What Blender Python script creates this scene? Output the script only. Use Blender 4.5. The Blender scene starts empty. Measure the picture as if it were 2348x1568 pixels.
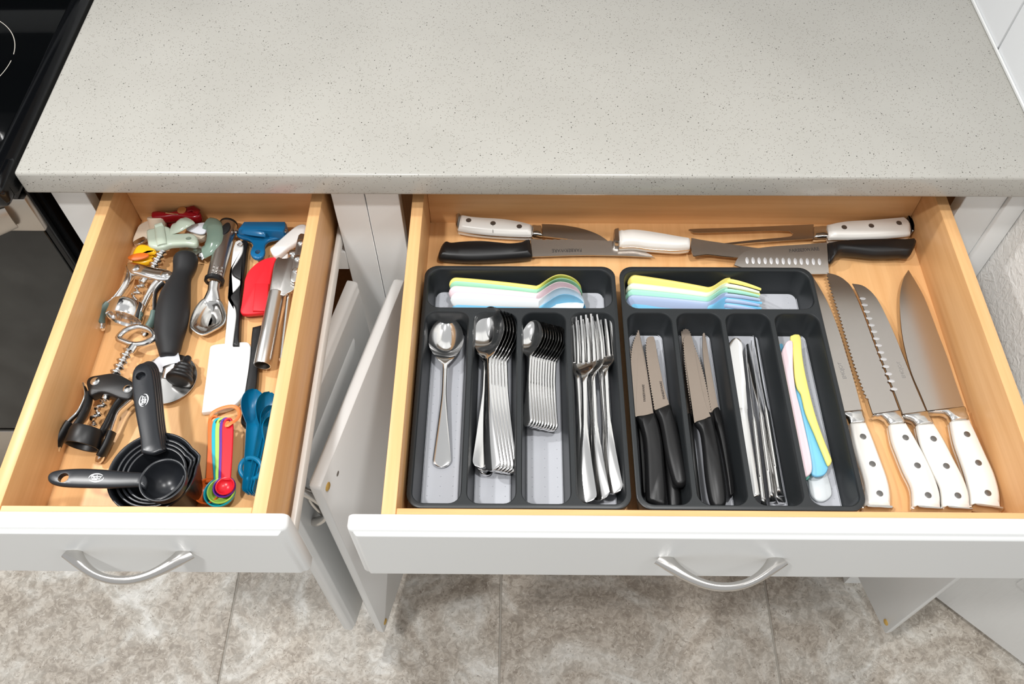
import bpy, bmesh, math, random
from mathutils import Vector, Matrix

# ---------------------------------------------------------------- camera
W, H = 2348, 1568
FPX = 1982.34
PITCH, YAW, ROLL = math.radians(55.964), math.radians(-0.733), math.radians(-0.278)
CAM = Vector((0.0, -0.7185, 1.634))
_fw = Vector((math.sin(YAW) * math.cos(PITCH), math.cos(YAW) * math.cos(PITCH), -math.sin(PITCH)))
_r0 = Vector((math.cos(YAW), -math.sin(YAW), 0))
_u0 = _r0.cross(_fw)
_r = _r0 * math.cos(ROLL) + _u0 * math.sin(ROLL)
_u = -_r0 * math.sin(ROLL) + _u0 * math.cos(ROLL)
scene = bpy.context.scene
col = scene.collection
cd = bpy.data.cameras.new('camera')
cam = bpy.data.objects.new('camera', cd)
col.objects.link(cam)
cd.sensor_width = 36.0
cd.lens = FPX / W * 36.0
cd.clip_start = 0.02
cam.matrix_world = Matrix(((_r.x, _u.x, -_fw.x, CAM.x), (_r.y, _u.y, -_fw.y, CAM.y), (_r.z, _u.z, -_fw.z, CAM.z), (0, 0, 0, 1)))
scene.camera = cam

# ---------------------------------------------------------------- world, lights, exposure
wd = bpy.data.worlds.new('room_light')
scene.world = wd
wd.use_nodes = True
wd.node_tree.nodes['Background'].inputs[0].default_value = (0.985, 0.995, 1.0, 1)
wd.node_tree.nodes['Background'].inputs[1].default_value = 0.60


def can_light(x, y, power, size=0.11, z=2.42, color=(1, 0.99, 0.975)):
    ld = bpy.data.lights.new('ceiling_can', 'AREA')
    ld.shape = 'DISK'
    ld.size = size
    ld.energy = power
    ld.color = color
    o = bpy.data.objects.new('ceiling_can', ld)
    o.location = (x, y, z)
    col.objects.link(o)
    return o


can_light(0.30, -0.42, 11.5)
can_light(-0.55, -0.85, 20)
can_light(-1.25, 0.10, 22)
can_light(1.35, -1.1, 5)
scene.cycles.max_bounces = 12
scene.cycles.glossy_bounces = 8
vs = scene.view_settings
vs.view_transform = 'Standard'
vs.look = 'None'
vs.exposure = 0.0
vs.gamma = 1.0
vs.use_curve_mapping = False


# ---------------------------------------------------------------- measuring helpers
def at(p, z):
    """point of the horizontal plane z that the photograph shows at pixel p"""
    d = _fw + _r * ((p[0] - W / 2) / FPX) - _u * ((p[1] - H / 2) / FPX)
    return CAM + d * ((z - CAM.z) / d.z)


def crop(x0, y0, s):
    return lambda x, y: (x0 + x / s, y0 + y / s)


A1 = crop(0, 430, 4.2375); A2 = crop(200, 440, 4.611); A3 = crop(420, 440, 4.611)
A4 = crop(80, 760, 3.7325); A5 = crop(400, 760, 3.734)
B1 = crop(900, 430, 4.430); B2 = crop(1380, 430, 4.348); B3 = crop(1850, 440, 4.3554)
B4 = crop(920, 680, 3.0737); B5 = crop(1180, 680, 3.0737); B6 = crop(1420, 680, 3.0733)
B7 = crop(1640, 680, 3.075); B8 = crop(1850, 600, 2.6124)


def pts(C, z, lst):
    """a list of crop points laid on the plane z"""
    out = []
    for q in lst:
        v = at(C(*q), z)
        out.append((v.x, v.y))
    return out


def curve(P, n=5, closed=False):
    """Catmull-Rom through the points"""
    P = [tuple(p) for p in P]
    if len(P) < 3:
        return P
    out = []
    N = len(P)
    dim = len(P[0])
    rng = range(N) if closed else range(N - 1)
    for i in rng:
        p1, p2 = P[i], P[(i + 1) % N]
        if closed:
            p0, p3 = P[i - 1], P[(i + 2) % N]
        else:
            p0 = P[i - 1] if i else tuple(2 * a - b for a, b in zip(p1, p2))
            p3 = P[i + 2] if i + 2 < N else tuple(2 * b - a for a, b in zip(p1, p2))
        for k in range(n):
            t = k / n
            out.append(tuple(0.5 * (2 * p1[d] + (p2[d] - p0[d]) * t + (2 * p0[d] - 5 * p1[d] + 4 * p2[d] - p3[d]) * t * t
                                    + (3 * p1[d] - p0[d] - 3 * p2[d] + p3[d]) * t ** 3) for d in range(dim)))
    if not closed:
        out.append(P[-1])
    return out


def outline(*segs, n=5):
    out = []
    for s in segs:
        for p in (curve(s, n) if len(s) > 2 else s):
            if not out or (Vector(p) - Vector(out[-1])).length > 1e-6:
                out.append(p)
    if (Vector(out[0]) - Vector(out[-1])).length < 1e-6:
        out.pop()
    return out


def teeth(seg, pitch, amp, n=5):
    """turn a curve into a serrated edge"""
    c = [Vector(p) for p in curve(seg, 6)]
    out = []
    acc = 0.0
    for a, b in zip(c, c[1:]):
        L = (b - a).length
        d = (b - a).normalized()
        nrm = Vector((-d.y, d.x))
        while acc < L:
            p = a + d * acc
            out.append(tuple(p + nrm * (amp if len(out) % 2 else -amp)))
            acc += pitch / 2
        acc -= L
    return [tuple(c[0])] + out[1:] + [tuple(c[-1])]


def rrect(x0, x1, y0, y1, r, n=5):
    out = []
    for cx, cy, a0 in ((x1 - r, y0 + r, -90), (x1 - r, y1 - r, 0), (x0 + r, y1 - r, 90), (x0 + r, y0 + r, 180)):
        for k in range(n + 1):
            a = math.radians(a0 + 90 * k / n)
            out.append((cx + r * math.cos(a), cy + r * math.sin(a)))
    return out


def rr_at(x0, x1, y0, y1, r, n=5):
    return lambda d: rrect(x0 + d, x1 - d, y0 + d, y1 - d, max(r - d, 0.0006), n)


def circle(cx, cy, rx, ry=None, n=16, rot=0):
    ry = ry or rx
    c, s = math.cos(rot), math.sin(rot)
    return [(cx + rx * math.cos(2 * math.pi * k / n) * c - ry * math.sin(2 * math.pi * k / n) * s,
             cy + rx * math.cos(2 * math.pi * k / n) * s + ry * math.sin(2 * math.pi * k / n) * c) for k in range(n)]


def area(P):
    return 0.5 * sum(P[i - 1][0] * P[i][1] - P[i][0] * P[i - 1][1] for i in range(len(P)))


def ccw(P):
    return list(P) if area(P) > 0 else list(reversed(P))


def inset(P, d):
    if abs(d) < 1e-9:
        return list(P)
    out = []
    N = len(P)
    for i in range(N):
        a, b, c = Vector(P[i - 1]), Vector(P[i]), Vector(P[(i + 1) % N])
        e1, e2 = (b - a), (c - b)
        if e1.length < 1e-9 or e2.length < 1e-9:
            out.append(tuple(b)); continue
        e1.normalize(); e2.normalize()
        n1, n2 = Vector((-e1.y, e1.x)), Vector((-e2.y, e2.x))
        m = n1 + n2
        if m.length < 1e-3:
            out.append(tuple(b)); continue
        m.normalize()
        k = d / max(0.45, m.dot(n1))
        out.append(tuple(b + m * k))
    return out


# ---------------------------------------------------------------- mesh helpers
class MB:
    def __init__(self):
        self.v = []; self.f = []

    def add(self, v, f, M=None):
        o = len(self.v)
        self.v += [(M @ Vector(p)) if M else Vector(p) for p in v]
        self.f += [tuple(i + o for i in q) for q in f]
        return self

    def box(self, x0, x1, y0, y1, z0, z1, M=None):
        return self.add([(x0, y0, z0), (x1, y0, z0), (x1, y1, z0), (x0, y1, z0), (x0, y0, z1), (x1, y0, z1), (x1, y1, z1), (x0, y1, z1)],
                        [(3, 2, 1, 0), (4, 5, 6, 7), (0, 1, 5, 4), (1, 2, 6, 5), (2, 3, 7, 6), (3, 0, 4, 7)], M)

    def rbox(self, x0, x1, y0, y1, z0, z1, b=0.001, seg=2, M=None):
        bm = bmesh.new()
        bmesh.ops.create_cube(bm, size=1)
        for v in bm.verts:
            v.co = Vector(((x0 + x1) / 2 + v.co.x * (x1 - x0), (y0 + y1) / 2 + v.co.y * (y1 - y0), (z0 + z1) / 2 + v.co.z * (z1 - z0)))
        bmesh.ops.bevel(bm, geom=list(bm.edges), offset=b, segments=seg, profile=0.5, affect='EDGES')
        bm.verts.index_update()
        v = [tuple(q.co) for q in bm.verts]
        f = [tuple(q.index for q in p.verts) for p in bm.faces]
        bm.free()
        return self.add(v, f, M)

    def stack(self, P, layers, holes=(), M=None):
        """rings of the outline P inset by d at height h; capped; holes go straight through"""
        if callable(P):        # outline given as a function of the inset
            off, P = P, P(0)
            layers = list(layers) + [(layers[-1][0] + 0.0005, layers[-1][1])]
        else:
            P = ccw(P)
            off = lambda d: inset(P, d)
        N = len(P)
        v = []; f = []
        for d, h in layers:
            v += [(x, y, h) for x, y in off(d)]
        L = len(layers)
        for k in range(L - 1):
            for i in range(N):
                j = (i + 1) % N
                f.append((k * N + i, k * N + j, (k + 1) * N + j, (k + 1) * N + i))
        if not holes:
            f.append(tuple(reversed(range(N))))
            f.append(tuple((L - 1) * N + i for i in range(N)))
            return self.add(v, f, M)
        for top in (False, True):
            k = (L - 1) if top else 0
            bm = bmesh.new()
            idx = {}
            loops = [list(range(k * N, k * N + N))]
            for hI, hole in enumerate(holes):
                hh = ccw(hole)
                base = len(v)
                v += [(x, y, layers[k][1]) for x, y in hh]
                loops.append(list(range(base, base + len(hh))))
            for lp in loops:
                vs_ = []
                for i in lp:
                    q = bm.verts.new(v[i]); idx[q] = i; vs_.append(q)
                for a, b in zip(vs_, vs_[1:] + vs_[:1]):
                    bm.edges.new((a, b))
            bmesh.ops.triangle_fill(bm, use_beauty=True, use_dissolve=False, edges=list(bm.edges))
            for fc in bm.faces:
                f.append(tuple(idx[q] for q in fc.verts))
            bm.free()
            if not top:
                low = loops[1:]
            else:
                for a, b in zip(low, loops[1:]):
                    n = len(a)
                    for i in range(n):
                        j = (i + 1) % n
                        f.append((a[i], b[i], b[j], a[j]))
        return self.add(v, f, M)

    def pillow(self, P, z0, z1, lo=-1.0, hi=1.0, p=2.5, end=0.62, n=9):
        """a long rounded body: the outline P at mid height, drawn in towards its own centre line above and below"""
        P = [Vector(q) for q in ccw(P)]
        c = sum(P, Vector((0, 0))) / len(P)
        sxx = sum((q.x - c.x) ** 2 for q in P); syy = sum((q.y - c.y) ** 2 for q in P); sxy = sum((q.x - c.x) * (q.y - c.y) for q in P)
        a = 0.5 * math.atan2(2 * sxy, sxx - syy)
        u = Vector((math.cos(a), math.sin(a))); w = Vector((-u.y, u.x))
        Q = [((q - c).dot(u), (q - c).dot(w)) for q in P]
        u0, u1 = min(q[0] for q in Q), max(q[0] for q in Q)
        K = 24
        mid = []
        for k in range(K + 1):
            uu = u0 + (u1 - u0) * (0.02 + 0.96 * k / K)
            ys = []
            for i in range(len(Q)):
                (a0, b0), (a1, b1) = Q[i - 1], Q[i]
                if (a0 - uu) * (a1 - uu) <= 0 and abs(a1 - a0) > 1e-9:
                    ys.append(b0 + (b1 - b0) * (uu - a0) / (a1 - a0))
            mid.append(((min(ys) + max(ys)) / 2, (max(ys) - min(ys)) / 2) if ys else (0, 0.004))
        N = len(Q)
        v = []; f = []
        hw = sorted(m[1] for m in mid)[K // 2]
        for k in range(n):
            t = lo + (hi - lo) * k / (n - 1)
            s_ = max(end, (1 - min(1, abs(t)) ** p) ** (1 / p)) if abs(t) < 1 else end
            for a_, b_ in Q:
                r = (a_ - u0) / (u1 - u0) * K
                i = min(K - 1, max(0, int(r)))
                m0 = mid[i][0] + (mid[i + 1][0] - mid[i][0]) * (r - i)
                uc = max(u0 + hw, min(u1 - hw, a_))
                q = c + u * (uc + (a_ - uc) * s_) + w * (m0 + (b_ - m0) * s_)
                v.append((q.x, q.y, (z0 + z1) / 2 + t * (z1 - z0) / 2))
        for k in range(n - 1):
            for i in range(N):
                j = (i + 1) % N
                f.append((k * N + i, k * N + j, (k + 1) * N + j, (k + 1) * N + i))
        f.append(tuple(reversed(range(N))))
        f.append(tuple((n - 1) * N + i for i in range(N)))
        return self.add(v, f)

    def tube(self, path, r, n=10, closed=False, up=None, cap=True, M=None):
        """sweep; r a number, a list, or a list of (sideways, upward) radii"""
        path = [Vector(p) for p in path]
        K = len(path)
        v = []; f = []
        prev = None
        for k, p in enumerate(path):
            if closed:
                t = path[(k + 1) % K] - path[k - 1]
            else:
                t = path[min(k + 1, K - 1)] - path[max(k - 1, 0)]
            t.normalize()
            if up is not None:
                s = t.cross(Vector(up))
            elif prev is None:
                s = t.cross(Vector((0, 0, 1)))
                if s.length < 0.1:
                    s = t.cross(Vector((0, 1, 0)))
            else:
                s = prev - t * prev.dot(t)
            s.normalize(); prev = s
            w = s.cross(t)
            q = r[k] if isinstance(r, (list, tuple)) else r
            ra, rb = q if isinstance(q, tuple) else (q, q)
            for i in range(n):
                a = 2 * math.pi * i / n
                v.append(p + s * (ra * math.cos(a)) + w * (rb * math.sin(a)))
        for k in range(K if closed else K - 1):
            for i in range(n):
                j = (i + 1) % n
                k2 = (k + 1) % K
                f.append((k * n + i, k * n + j, k2 * n + j, k2 * n + i))
        if cap and not closed:
            f.append(tuple(reversed(range(n))))
            f.append(tuple((K - 1) * n + i for i in range(n)))
        return self.add(v, f, M)

    def lathe(self, prof, M=None, n=24, close=False):
        """profile of (x along the axis, radius); axis is local X"""
        v = []; f = []
        for h, r in prof:
            r = max(r, 1e-5)
            v += [(h, r * math.cos(2 * math.pi * i / n), r * math.sin(2 * math.pi * i / n)) for i in range(n)]
        K = len(prof)
        for k in range(K if close else K - 1):
            k2 = (k + 1) % K
            for i in range(n):
                j = (i + 1) % n
                f.append((k * n + i, k * n + j, k2 * n + j, k2 * n + i))
        if not close:
            f.append(tuple(reversed(range(n))))
            f.append(tuple((K - 1) * n + i for i in range(n)))
        return self.add(v, f, M)

    def ribbon(self, st, nu=8, M=None, edge=0.25):
        """flat ware: stations (x, y centre, half width, z, thickness, dish)"""
        v = []; f = []
        us = [-math.cos(math.pi * i / nu) for i in range(nu + 1)]
        R = 2 * (nu + 1)
        for x, yc, hw, z, th, dish in st:
            for u in us:
                t = th * (edge + (1 - edge) * (1 - u ** 4))
                v.append((x, yc + hw * u, z + dish * (u * u - 1) + t / 2))
            for u in reversed(us):
                t = th * (edge + (1 - edge) * (1 - u ** 4))
                v.append((x, yc + hw * u, z + dish * (u * u - 1) - t / 2))
        for k in range(len(st) - 1):
            for i in range(R):
                j = (i + 1) % R
                f.append((k * R + i, (k + 1) * R + i, (k + 1) * R + j, k * R + j))
        for k in (0, len(st) - 1):
            for i in range(nu):
                a = (k * R + i, k * R + i + 1, k * R + R - 2 - i, k * R + R - 1 - i)
                f.append(a if k else tuple(reversed(a)))
        return self.add(v, f, M)

    def build(self, name, mat, parent=None, sharp=38, data_only=False, fix=True):
        xs = [p.x for p in self.v]; ys = [p.y for p in self.v]; zs = [p.z for p in self.v]
        o = Vector(((min(xs) + max(xs)) / 2, (min(ys) + max(ys)) / 2, min(zs)))
        me = bpy.data.meshes.new(name)
        me.from_pydata([tuple(p - o) for p in self.v], [], self.f)
        if fix:
            bm = bmesh.new(); bm.from_mesh(me)
            bmesh.ops.recalc_face_normals(bm, faces=bm.faces)
            bm.to_mesh(me); bm.free()
        me.polygons.foreach_set('use_smooth', [True] * len(me.polygons))
        me.set_sharp_from_angle(angle=math.radians(sharp))
        me.materials.append(mat)
        ob = bpy.data.objects.new(name, me)
        col.objects.link(ob)
        ob.location = o
        hang(ob, parent)
        return ob


def hang(ob, parent):
    if parent is not None:
        ob.parent = parent
        ob.matrix_parent_inverse = world_of(parent).inverted()


def world_of(o):
    m = Matrix.LocRotScale(o.location, o.rotation_euler, o.scale)
    return (world_of(o.parent) @ o.matrix_parent_inverse @ m) if o.parent else m


def tag(o, label, cat, group=None, kind=None):
    if label: o['label'] = label
    if cat: o['category'] = cat
    if group: o['group'] = group
    if kind: o['kind'] = kind
    return o


def thing(name, label, cat, loc=(0, 0, 0), group=None, parent=None):
    o = bpy.data.objects.new(name, None)
    o.empty_display_size = 0.02
    col.objects.link(o)
    o.location = loc
    hang(o, parent)
    if label:
        tag(o, label, cat, group)
    return o


def copy_tree(o, M, label=None, parent=None):
    """a copy of a thing with copies of its parts, moved by the world matrix M"""
    c = o.copy()
    col.objects.link(c)
    if parent is None:
        c.matrix_basis = M @ o.matrix_basis
        if label: c['label'] = label
    else:
        c.parent = parent
        c.matrix_parent_inverse = o.matrix_parent_inverse.copy()
    for ch in list(o.children):
        copy_tree(ch, M, None, c)
    return c


def struct(o, label=None):
    o['kind'] = 'structure'
    if label: o['label'] = label
    return o


def frame(A, B, roll=0.0, up=(0, 0, 1)):
    A, B = Vector(A), Vector(B)
    x = (B - A).normalized()
    y = Vector(up).cross(x).normalized()
    z = x.cross(y)
    M = Matrix(((x.x, y.x, z.x, A.x), (x.y, y.y, z.y, A.y), (x.z, y.z, z.z, A.z), (0, 0, 0, 1)))
    return M @ Matrix.Rotation(roll, 4, 'X')


def text(body, size, M, mat, parent, name='lettering', align='CENTER', extrude=0.00008, bold=0.0, line=0.75):
    cu = bpy.data.curves.new(name, 'FONT')
    cu.body = body
    cu.size = size
    cu.align_x = align
    cu.align_y = 'CENTER'
    cu.extrude = extrude
    cu.offset = bold
    cu.space_line = line
    tmp = bpy.data.objects.new(name, cu)
    col.objects.link(tmp)
    me = bpy.data.meshes.new_from_object(tmp.evaluated_get(bpy.context.evaluated_depsgraph_get()))
    bpy.data.objects.remove(tmp)
    me.materials.clear()
    me.materials.append(mat)
    me.name = name
    o = bpy.data.objects.new(name, me)
    col.objects.link(o)
    o.matrix_basis = M
    hang(o, parent)
    return o


# ---------------------------------------------------------------- materials
def lin(c):
    return tuple(((v / 255) / 12.92 if v / 255 <= 0.04045 else ((v / 255 + 0.055) / 1.055) ** 2.4) for v in c) + (1.0,)


MATS = {}


def mat(name, rgb, rough=0.5, metal=0.0, spec=0.5, coat=0.0, alpha=1.0, trans=0.0, ior=1.45):
    if name in MATS:
        return MATS[name]
    m = bpy.data.materials.new(name)
    m.use_nodes = True
    b = m.node_tree.nodes['Principled BSDF']
    b.inputs['Base Color'].default_value = lin(rgb)
    b.inputs['Roughness'].default_value = rough
    b.inputs['Metallic'].default_value = metal
    b.inputs['Specular IOR Level'].default_value = spec
    b.inputs['Coat Weight'].default_value = coat
    b.inputs['Transmission Weight'].default_value = trans
    b.inputs['IOR'].default_value = ior
    MATS[name] = m
    return m


def nodes_of(m):
    return m.node_tree.nodes, m.node_tree.links, m.node_tree.nodes['Principled BSDF']


def coords(m, scale=(1, 1, 1), kind='Object'):
    n, l, b = nodes_of(m)
    tc = n.new('ShaderNodeTexCoord'); mp = n.new('ShaderNodeMapping')
    mp.inputs['Scale'].default_value = scale
    l.new(tc.outputs[kind], mp.inputs['Vector'])
    return mp.outputs['Vector']


def noise(m, vec, scale, detail=3, rough=0.5, dist=0.0):
    n, l, b = nodes_of(m)
    t = n.new('ShaderNodeTexNoise')
    t.inputs['Scale'].default_value = scale
    t.inputs['Detail'].default_value = detail
    t.inputs['Roughness'].default_value = rough
    t.inputs['Distortion'].default_value = dist
    l.new(vec, t.inputs['Vector'])
    return t.outputs['Fac']


def ramp(m, fac, stops):
    n, l, b = nodes_of(m)
    r = n.new('ShaderNodeValToRGB')
    e = r.color_ramp.elements
    while len(e) < len(stops):
        e.new(0.5)
    for k, (p, c) in enumerate(stops):
        e[k].position = p
        e[k].color = lin(c)
    l.new(fac, r.inputs['Fac'])
    return r.outputs['Color']


def mix(m, fac, a, b_, mode='MIX'):
    n, l, b = nodes_of(m)
    x = n.new('ShaderNodeMix')
    x.data_type = 'RGBA'
    x.blend_type = mode
    if isinstance(fac, float): x.inputs['Factor'].default_value = fac
    else: l.new(fac, x.inputs['Factor'])
    for s, q in (('A', a), ('B', b_)):
        i = [k for k in x.inputs if k.name == s and k.type == 'RGBA'][0]
        if isinstance(q, tuple): i.default_value = q
        else: l.new(q, i)
    return [k for k in x.outputs if k.type == 'RGBA'][0]


def base(m, c):
    n, l, b = nodes_of(m)
    l.new(c, b.inputs['Base Color'])


def bump(m, h, strength=0.3, dist=0.001):
    n, l, b = nodes_of(m)
    k = n.new('ShaderNodeBump')
    k.inputs['Strength'].default_value = strength
    k.inputs['Distance'].default_value = dist
    l.new(h, k.inputs['Height'])
    l.new(k.outputs['Normal'], b.inputs['Normal'])


def wood(name, light, dark, grain='y', rough=0.38):
    m = mat(name, light, rough)
    sc = {'x': (2.5, 60, 60), 'y': (60, 2.5, 60), 'z': (60, 60, 2.5)}[grain]
    v = coords(m, sc)
    f1 = noise(m, v, 1.6, 4, 0.6, 0.4)
    v2 = coords(m, {'x': (2, 9, 9), 'y': (9, 2, 9), 'z': (9, 9, 2)}[grain])
    f2 = noise(m, v2, 1.0, 2)
    c1 = ramp(m, f1, [(0.30, dark), (0.62, light)])
    mid = tuple((a + b) / 2 for a, b in zip(light, dark))
    c2 = ramp(m, f2, [(0.35, mid), (0.65, light)])
    base(m, mix(m, 0.5, c1, c2))
    return m


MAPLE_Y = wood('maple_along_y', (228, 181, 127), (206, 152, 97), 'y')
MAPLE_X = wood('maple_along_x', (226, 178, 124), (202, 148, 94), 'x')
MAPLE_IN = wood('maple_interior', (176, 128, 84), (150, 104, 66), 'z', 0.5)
WHITE = mat('white_lacquer', (224, 225, 224), 0.32)
WHITE_FLAT = mat('white_melamine', (214, 213, 210), 0.45)
SLIDE = mat('white_epoxy', (235, 234, 230), 0.3)
STEEL = mat('polished_steel', (216, 214, 211), 0.16, 1.0)
CHROME = mat('chrome', (232, 231, 230), 0.11, 1.0)
BRUSHED = mat('brushed_steel', (196, 193, 189), 0.3, 1.0)
BLADE = mat('blade_steel', (196, 189, 182), 0.24, 1.0)
SERR = mat('reflection_tinted_steel', (168, 154, 142), 0.26, 1.0)  # brownish reflection of the surroundings put into the steel colour
DULL = mat('satin_nickel', (205, 202, 198), 0.22, 1.0)
BLACK = mat('black_plastic', (21, 21, 22), 0.42)
BLACK_SOFT = mat('black_rubber', (26, 27, 29), 0.6)
CUP = mat('black_measuring_cup_plastic', (30, 32, 36), 0.3)
TRAY = mat('charcoal_tray_plastic', (36, 39, 41), 0.38)
LINER = mat('grey_tray_liner', (182, 184, 190), 0.5)
IVORY = mat('white_knife_handle', (238, 235, 229), 0.28)
RIVET = mat('grey_rivet', (120, 118, 116), 0.35, 0.8)
INK = mat('dark_engraving', (58, 52, 48), 0.6)
ETCH = mat('etched_lettering', (150, 149, 147), 0.5, 0.6)
WHITE_INK = mat('white_print', (236, 238, 240), 0.6)
BRASS = mat('gold_bumper', (206, 168, 88), 0.4, 0.2)
SEAM = mat('dark_joint', (84, 80, 76), 0.8)


def world_pos(m, scale=(1, 1, 1)):
    n, l, b = nodes_of(m)
    g = n.new('ShaderNodeNewGeometry'); mp = n.new('ShaderNodeMapping')
    mp.inputs['Scale'].default_value = scale
    l.new(g.outputs['Position'], mp.inputs['Vector'])
    return mp.outputs['Vector']


def voronoi(m, vec, scale, rand=1.0):
    n, l, b = nodes_of(m)
    t = n.new('ShaderNodeTexVoronoi')
    t.inputs['Scale'].default_value = scale
    t.inputs['Randomness'].default_value = rand
    l.new(vec, t.inputs['Vector'])
    return t.outputs['Distance'], t.outputs['Color']


def math_node(m, op, a, b_=None):
    n, l, b = nodes_of(m)
    k = n.new('ShaderNodeMath'); k.operation = op
    for i, q in enumerate((a, b_)):
        if q is None: continue
        if isinstance(q, (int, float)): k.inputs[i].default_value = q
        else: l.new(q, k.inputs[i])
    return k.outputs[0]


def speckle(m, vec, scale, size, share):
    """small dark grains: 1 inside a grain"""
    d, c = voronoi(m, vec, scale)
    n, l, b = nodes_of(m)
    s = n.new('ShaderNodeSeparateColor')
    l.new(c, s.inputs[0])
    return math_node(m, 'MULTIPLY', math_node(m, 'LESS_THAN', d, size), math_node(m, 'LESS_THAN', s.outputs[0], share))


QUARTZ = mat('grey_quartz', (196, 192, 182), 0.22)
_v = world_pos(QUARTZ)
_vd = world_pos(QUARTZ, (1, 1, 1))
_c = ramp(QUARTZ, noise(QUARTZ, _v, 9, 3), [(0.3, (170, 168, 162)), (0.7, (176, 174, 168))])
_c = mix(QUARTZ, math_node(QUARTZ, 'MULTIPLY', noise(QUARTZ, _v, 1100, 2, 0.7), 0.35), _c, lin((142, 139, 129)))
_c = mix(QUARTZ, math_node(QUARTZ, 'MULTIPLY', speckle(QUARTZ, _v, 560, 0.30, 0.24), 0.85), _c, lin((112, 108, 99)))
_c = mix(QUARTZ, speckle(QUARTZ, _v, 240, 0.18, 0.08), _c, lin((62, 58, 53)))
base(QUARTZ, _c)

STONE = mat('beige_stone_tile', (176, 166, 152), 0.5)
_v = world_pos(STONE)
_n, _l, _b = nodes_of(STONE)
_oi = _n.new('ShaderNodeObjectInfo')
_va = _n.new('ShaderNodeVectorMath'); _va.operation = 'ADD'
_cb = _n.new('ShaderNodeCombineXYZ')
_l.new(math_node(STONE, 'MULTIPLY', _oi.outputs['Random'], 40.0), _cb.inputs[2])
_l.new(_v, _va.inputs[0]); _l.new(_cb.outputs[0], _va.inputs[1])
_v = _va.outputs[0]
_big = noise(STONE, _v, 6.5, 6, 0.66, 1.4)
_c = ramp(STONE, _big, [(0.30, (162, 154, 144)), (0.46, (182, 175, 166)), (0.57, (199, 195, 188)), (0.68, (222, 221, 217))])
_fine = noise(STONE, _v, 75, 4, 0.65, 1.2)
_c = mix(STONE, 0.6, _c, ramp(STONE, _fine, [(0.36, (74, 68, 60)), (0.47, (150, 143, 134)), (0.60, (222, 217, 209))]), 'SOFT_LIGHT')
_c = mix(STONE, math_node(STONE, 'MULTIPLY', math_node(STONE, 'GREATER_THAN', noise(STONE, _v, 120, 2, 0.5, 2.0), 0.66), 0.55), _c, lin((120, 108, 96)))
_c = mix(STONE, math_node(STONE, 'MULTIPLY', math_node(STONE, 'GREATER_THAN', noise(STONE, world_pos(STONE, (1, 1, 2)), 95, 2, 0.5, 1.6), 0.66), 0.5), _c, lin((222, 216, 206)))
base(STONE, _c)
bump(STONE, _fine, 0.15, 0.001)
GROUT = mat('grey_grout', (172, 167, 158), 0.9)
PLASTER = mat('white_orange_peel_plaster', (236, 236, 234), 0.7)
_v = world_pos(PLASTER)
bump(PLASTER, noise(PLASTER, _v, 85, 3, 0.55, 1.0), 0.5, 0.005)
SPLASH = mat('white_backsplash', (226, 228, 230), 0.25)
DOORWOOD = mat('white_grained_door', (226, 226, 224), 0.4)
bump(DOORWOOD, noise(DOORWOOD, world_pos(DOORWOOD, (60, 60, 5)), 3.0, 4), 0.35, 0.002)
BLACK_GLASS = mat('black_ceramic_glass', (6, 7, 8), 0.06, coat=0.3)
BLACK_ENAMEL = mat('black_enamel', (9, 10, 12), 0.12)
OVEN_GLASS = mat('dark_oven_glass', (26, 27, 26), 0.22)
_c = ramp(OVEN_GLASS, noise(OVEN_GLASS, world_pos(OVEN_GLASS), 12, 4, 0.6), [(0.35, (16, 17, 16)), (0.7, (44, 45, 43))])
base(OVEN_GLASS, _c)
OVEN_STEEL = mat('oven_steel', (190, 182, 173), 0.34, 1.0)
DARK = mat('dark_interior', (58, 44, 34), 0.7)

# ---------------------------------------------------------------- the room
fl = MB().box(-2.2, 2.2, -2.4, 0.66, -0.03, -0.0018).build('floor', GROUT)
struct(fl, 'grey grout bed under large beige stone floor tiles')
tile_me = None
TW = 0.5063
for i in range(-4, 4):
    x0 = -0.0305 + i * TW
    for j in range(4):
        y0 = -0.625 + (j - 2) * TW
        if y0 > 0.45 or y0 + TW < -2.3: continue
        mb = MB().rbox(x0 + 0.0016, x0 + TW - 0.0016, y0 + 0.0016, min(y0 + TW - 0.0016, 0.655), -0.012, 0.0, 0.0012, 1)
        mb.build('tile', STONE, fl)

wb = MB().box(-2.2, 0.76, 0.64, 0.74, 0.0, 2.45).build('wall_back', SPLASH)
struct(wb, 'white back wall behind the counter')
wr = MB().box(0.628, 0.742, -0.168, 0.64, 0.0, 2.45).build('wall_right', PLASTER)
struct(wr, 'white textured plaster wall at the right of the cabinets')
sp = MB().rbox(0.6185, 0.6279, 0.2285, 0.6395, 0.9155, 1.38, 0.0012, 1).build('wall_panel', SPLASH, wr)
sp = MB().rbox(0.6185, 0.6279, -0.02, 0.2265, 0.9155, 1.38, 0.0012, 1).build('wall_panel', SPLASH, wr)
mb = MB().rbox(0.6155, 0.6183, -0.018, 0.6395, 0.9142, 0.9185, 0.0008, 1)
mb.build('caulk_bead', WHITE, wr)
tr = MB().rbox(0.6005, 0.6265, 0.0225, 0.034, 0.005, 0.879, 0.002, 2).build('trim_1', WHITE)
struct(tr, 'white filler strip between the cabinet and the textured wall')

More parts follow.
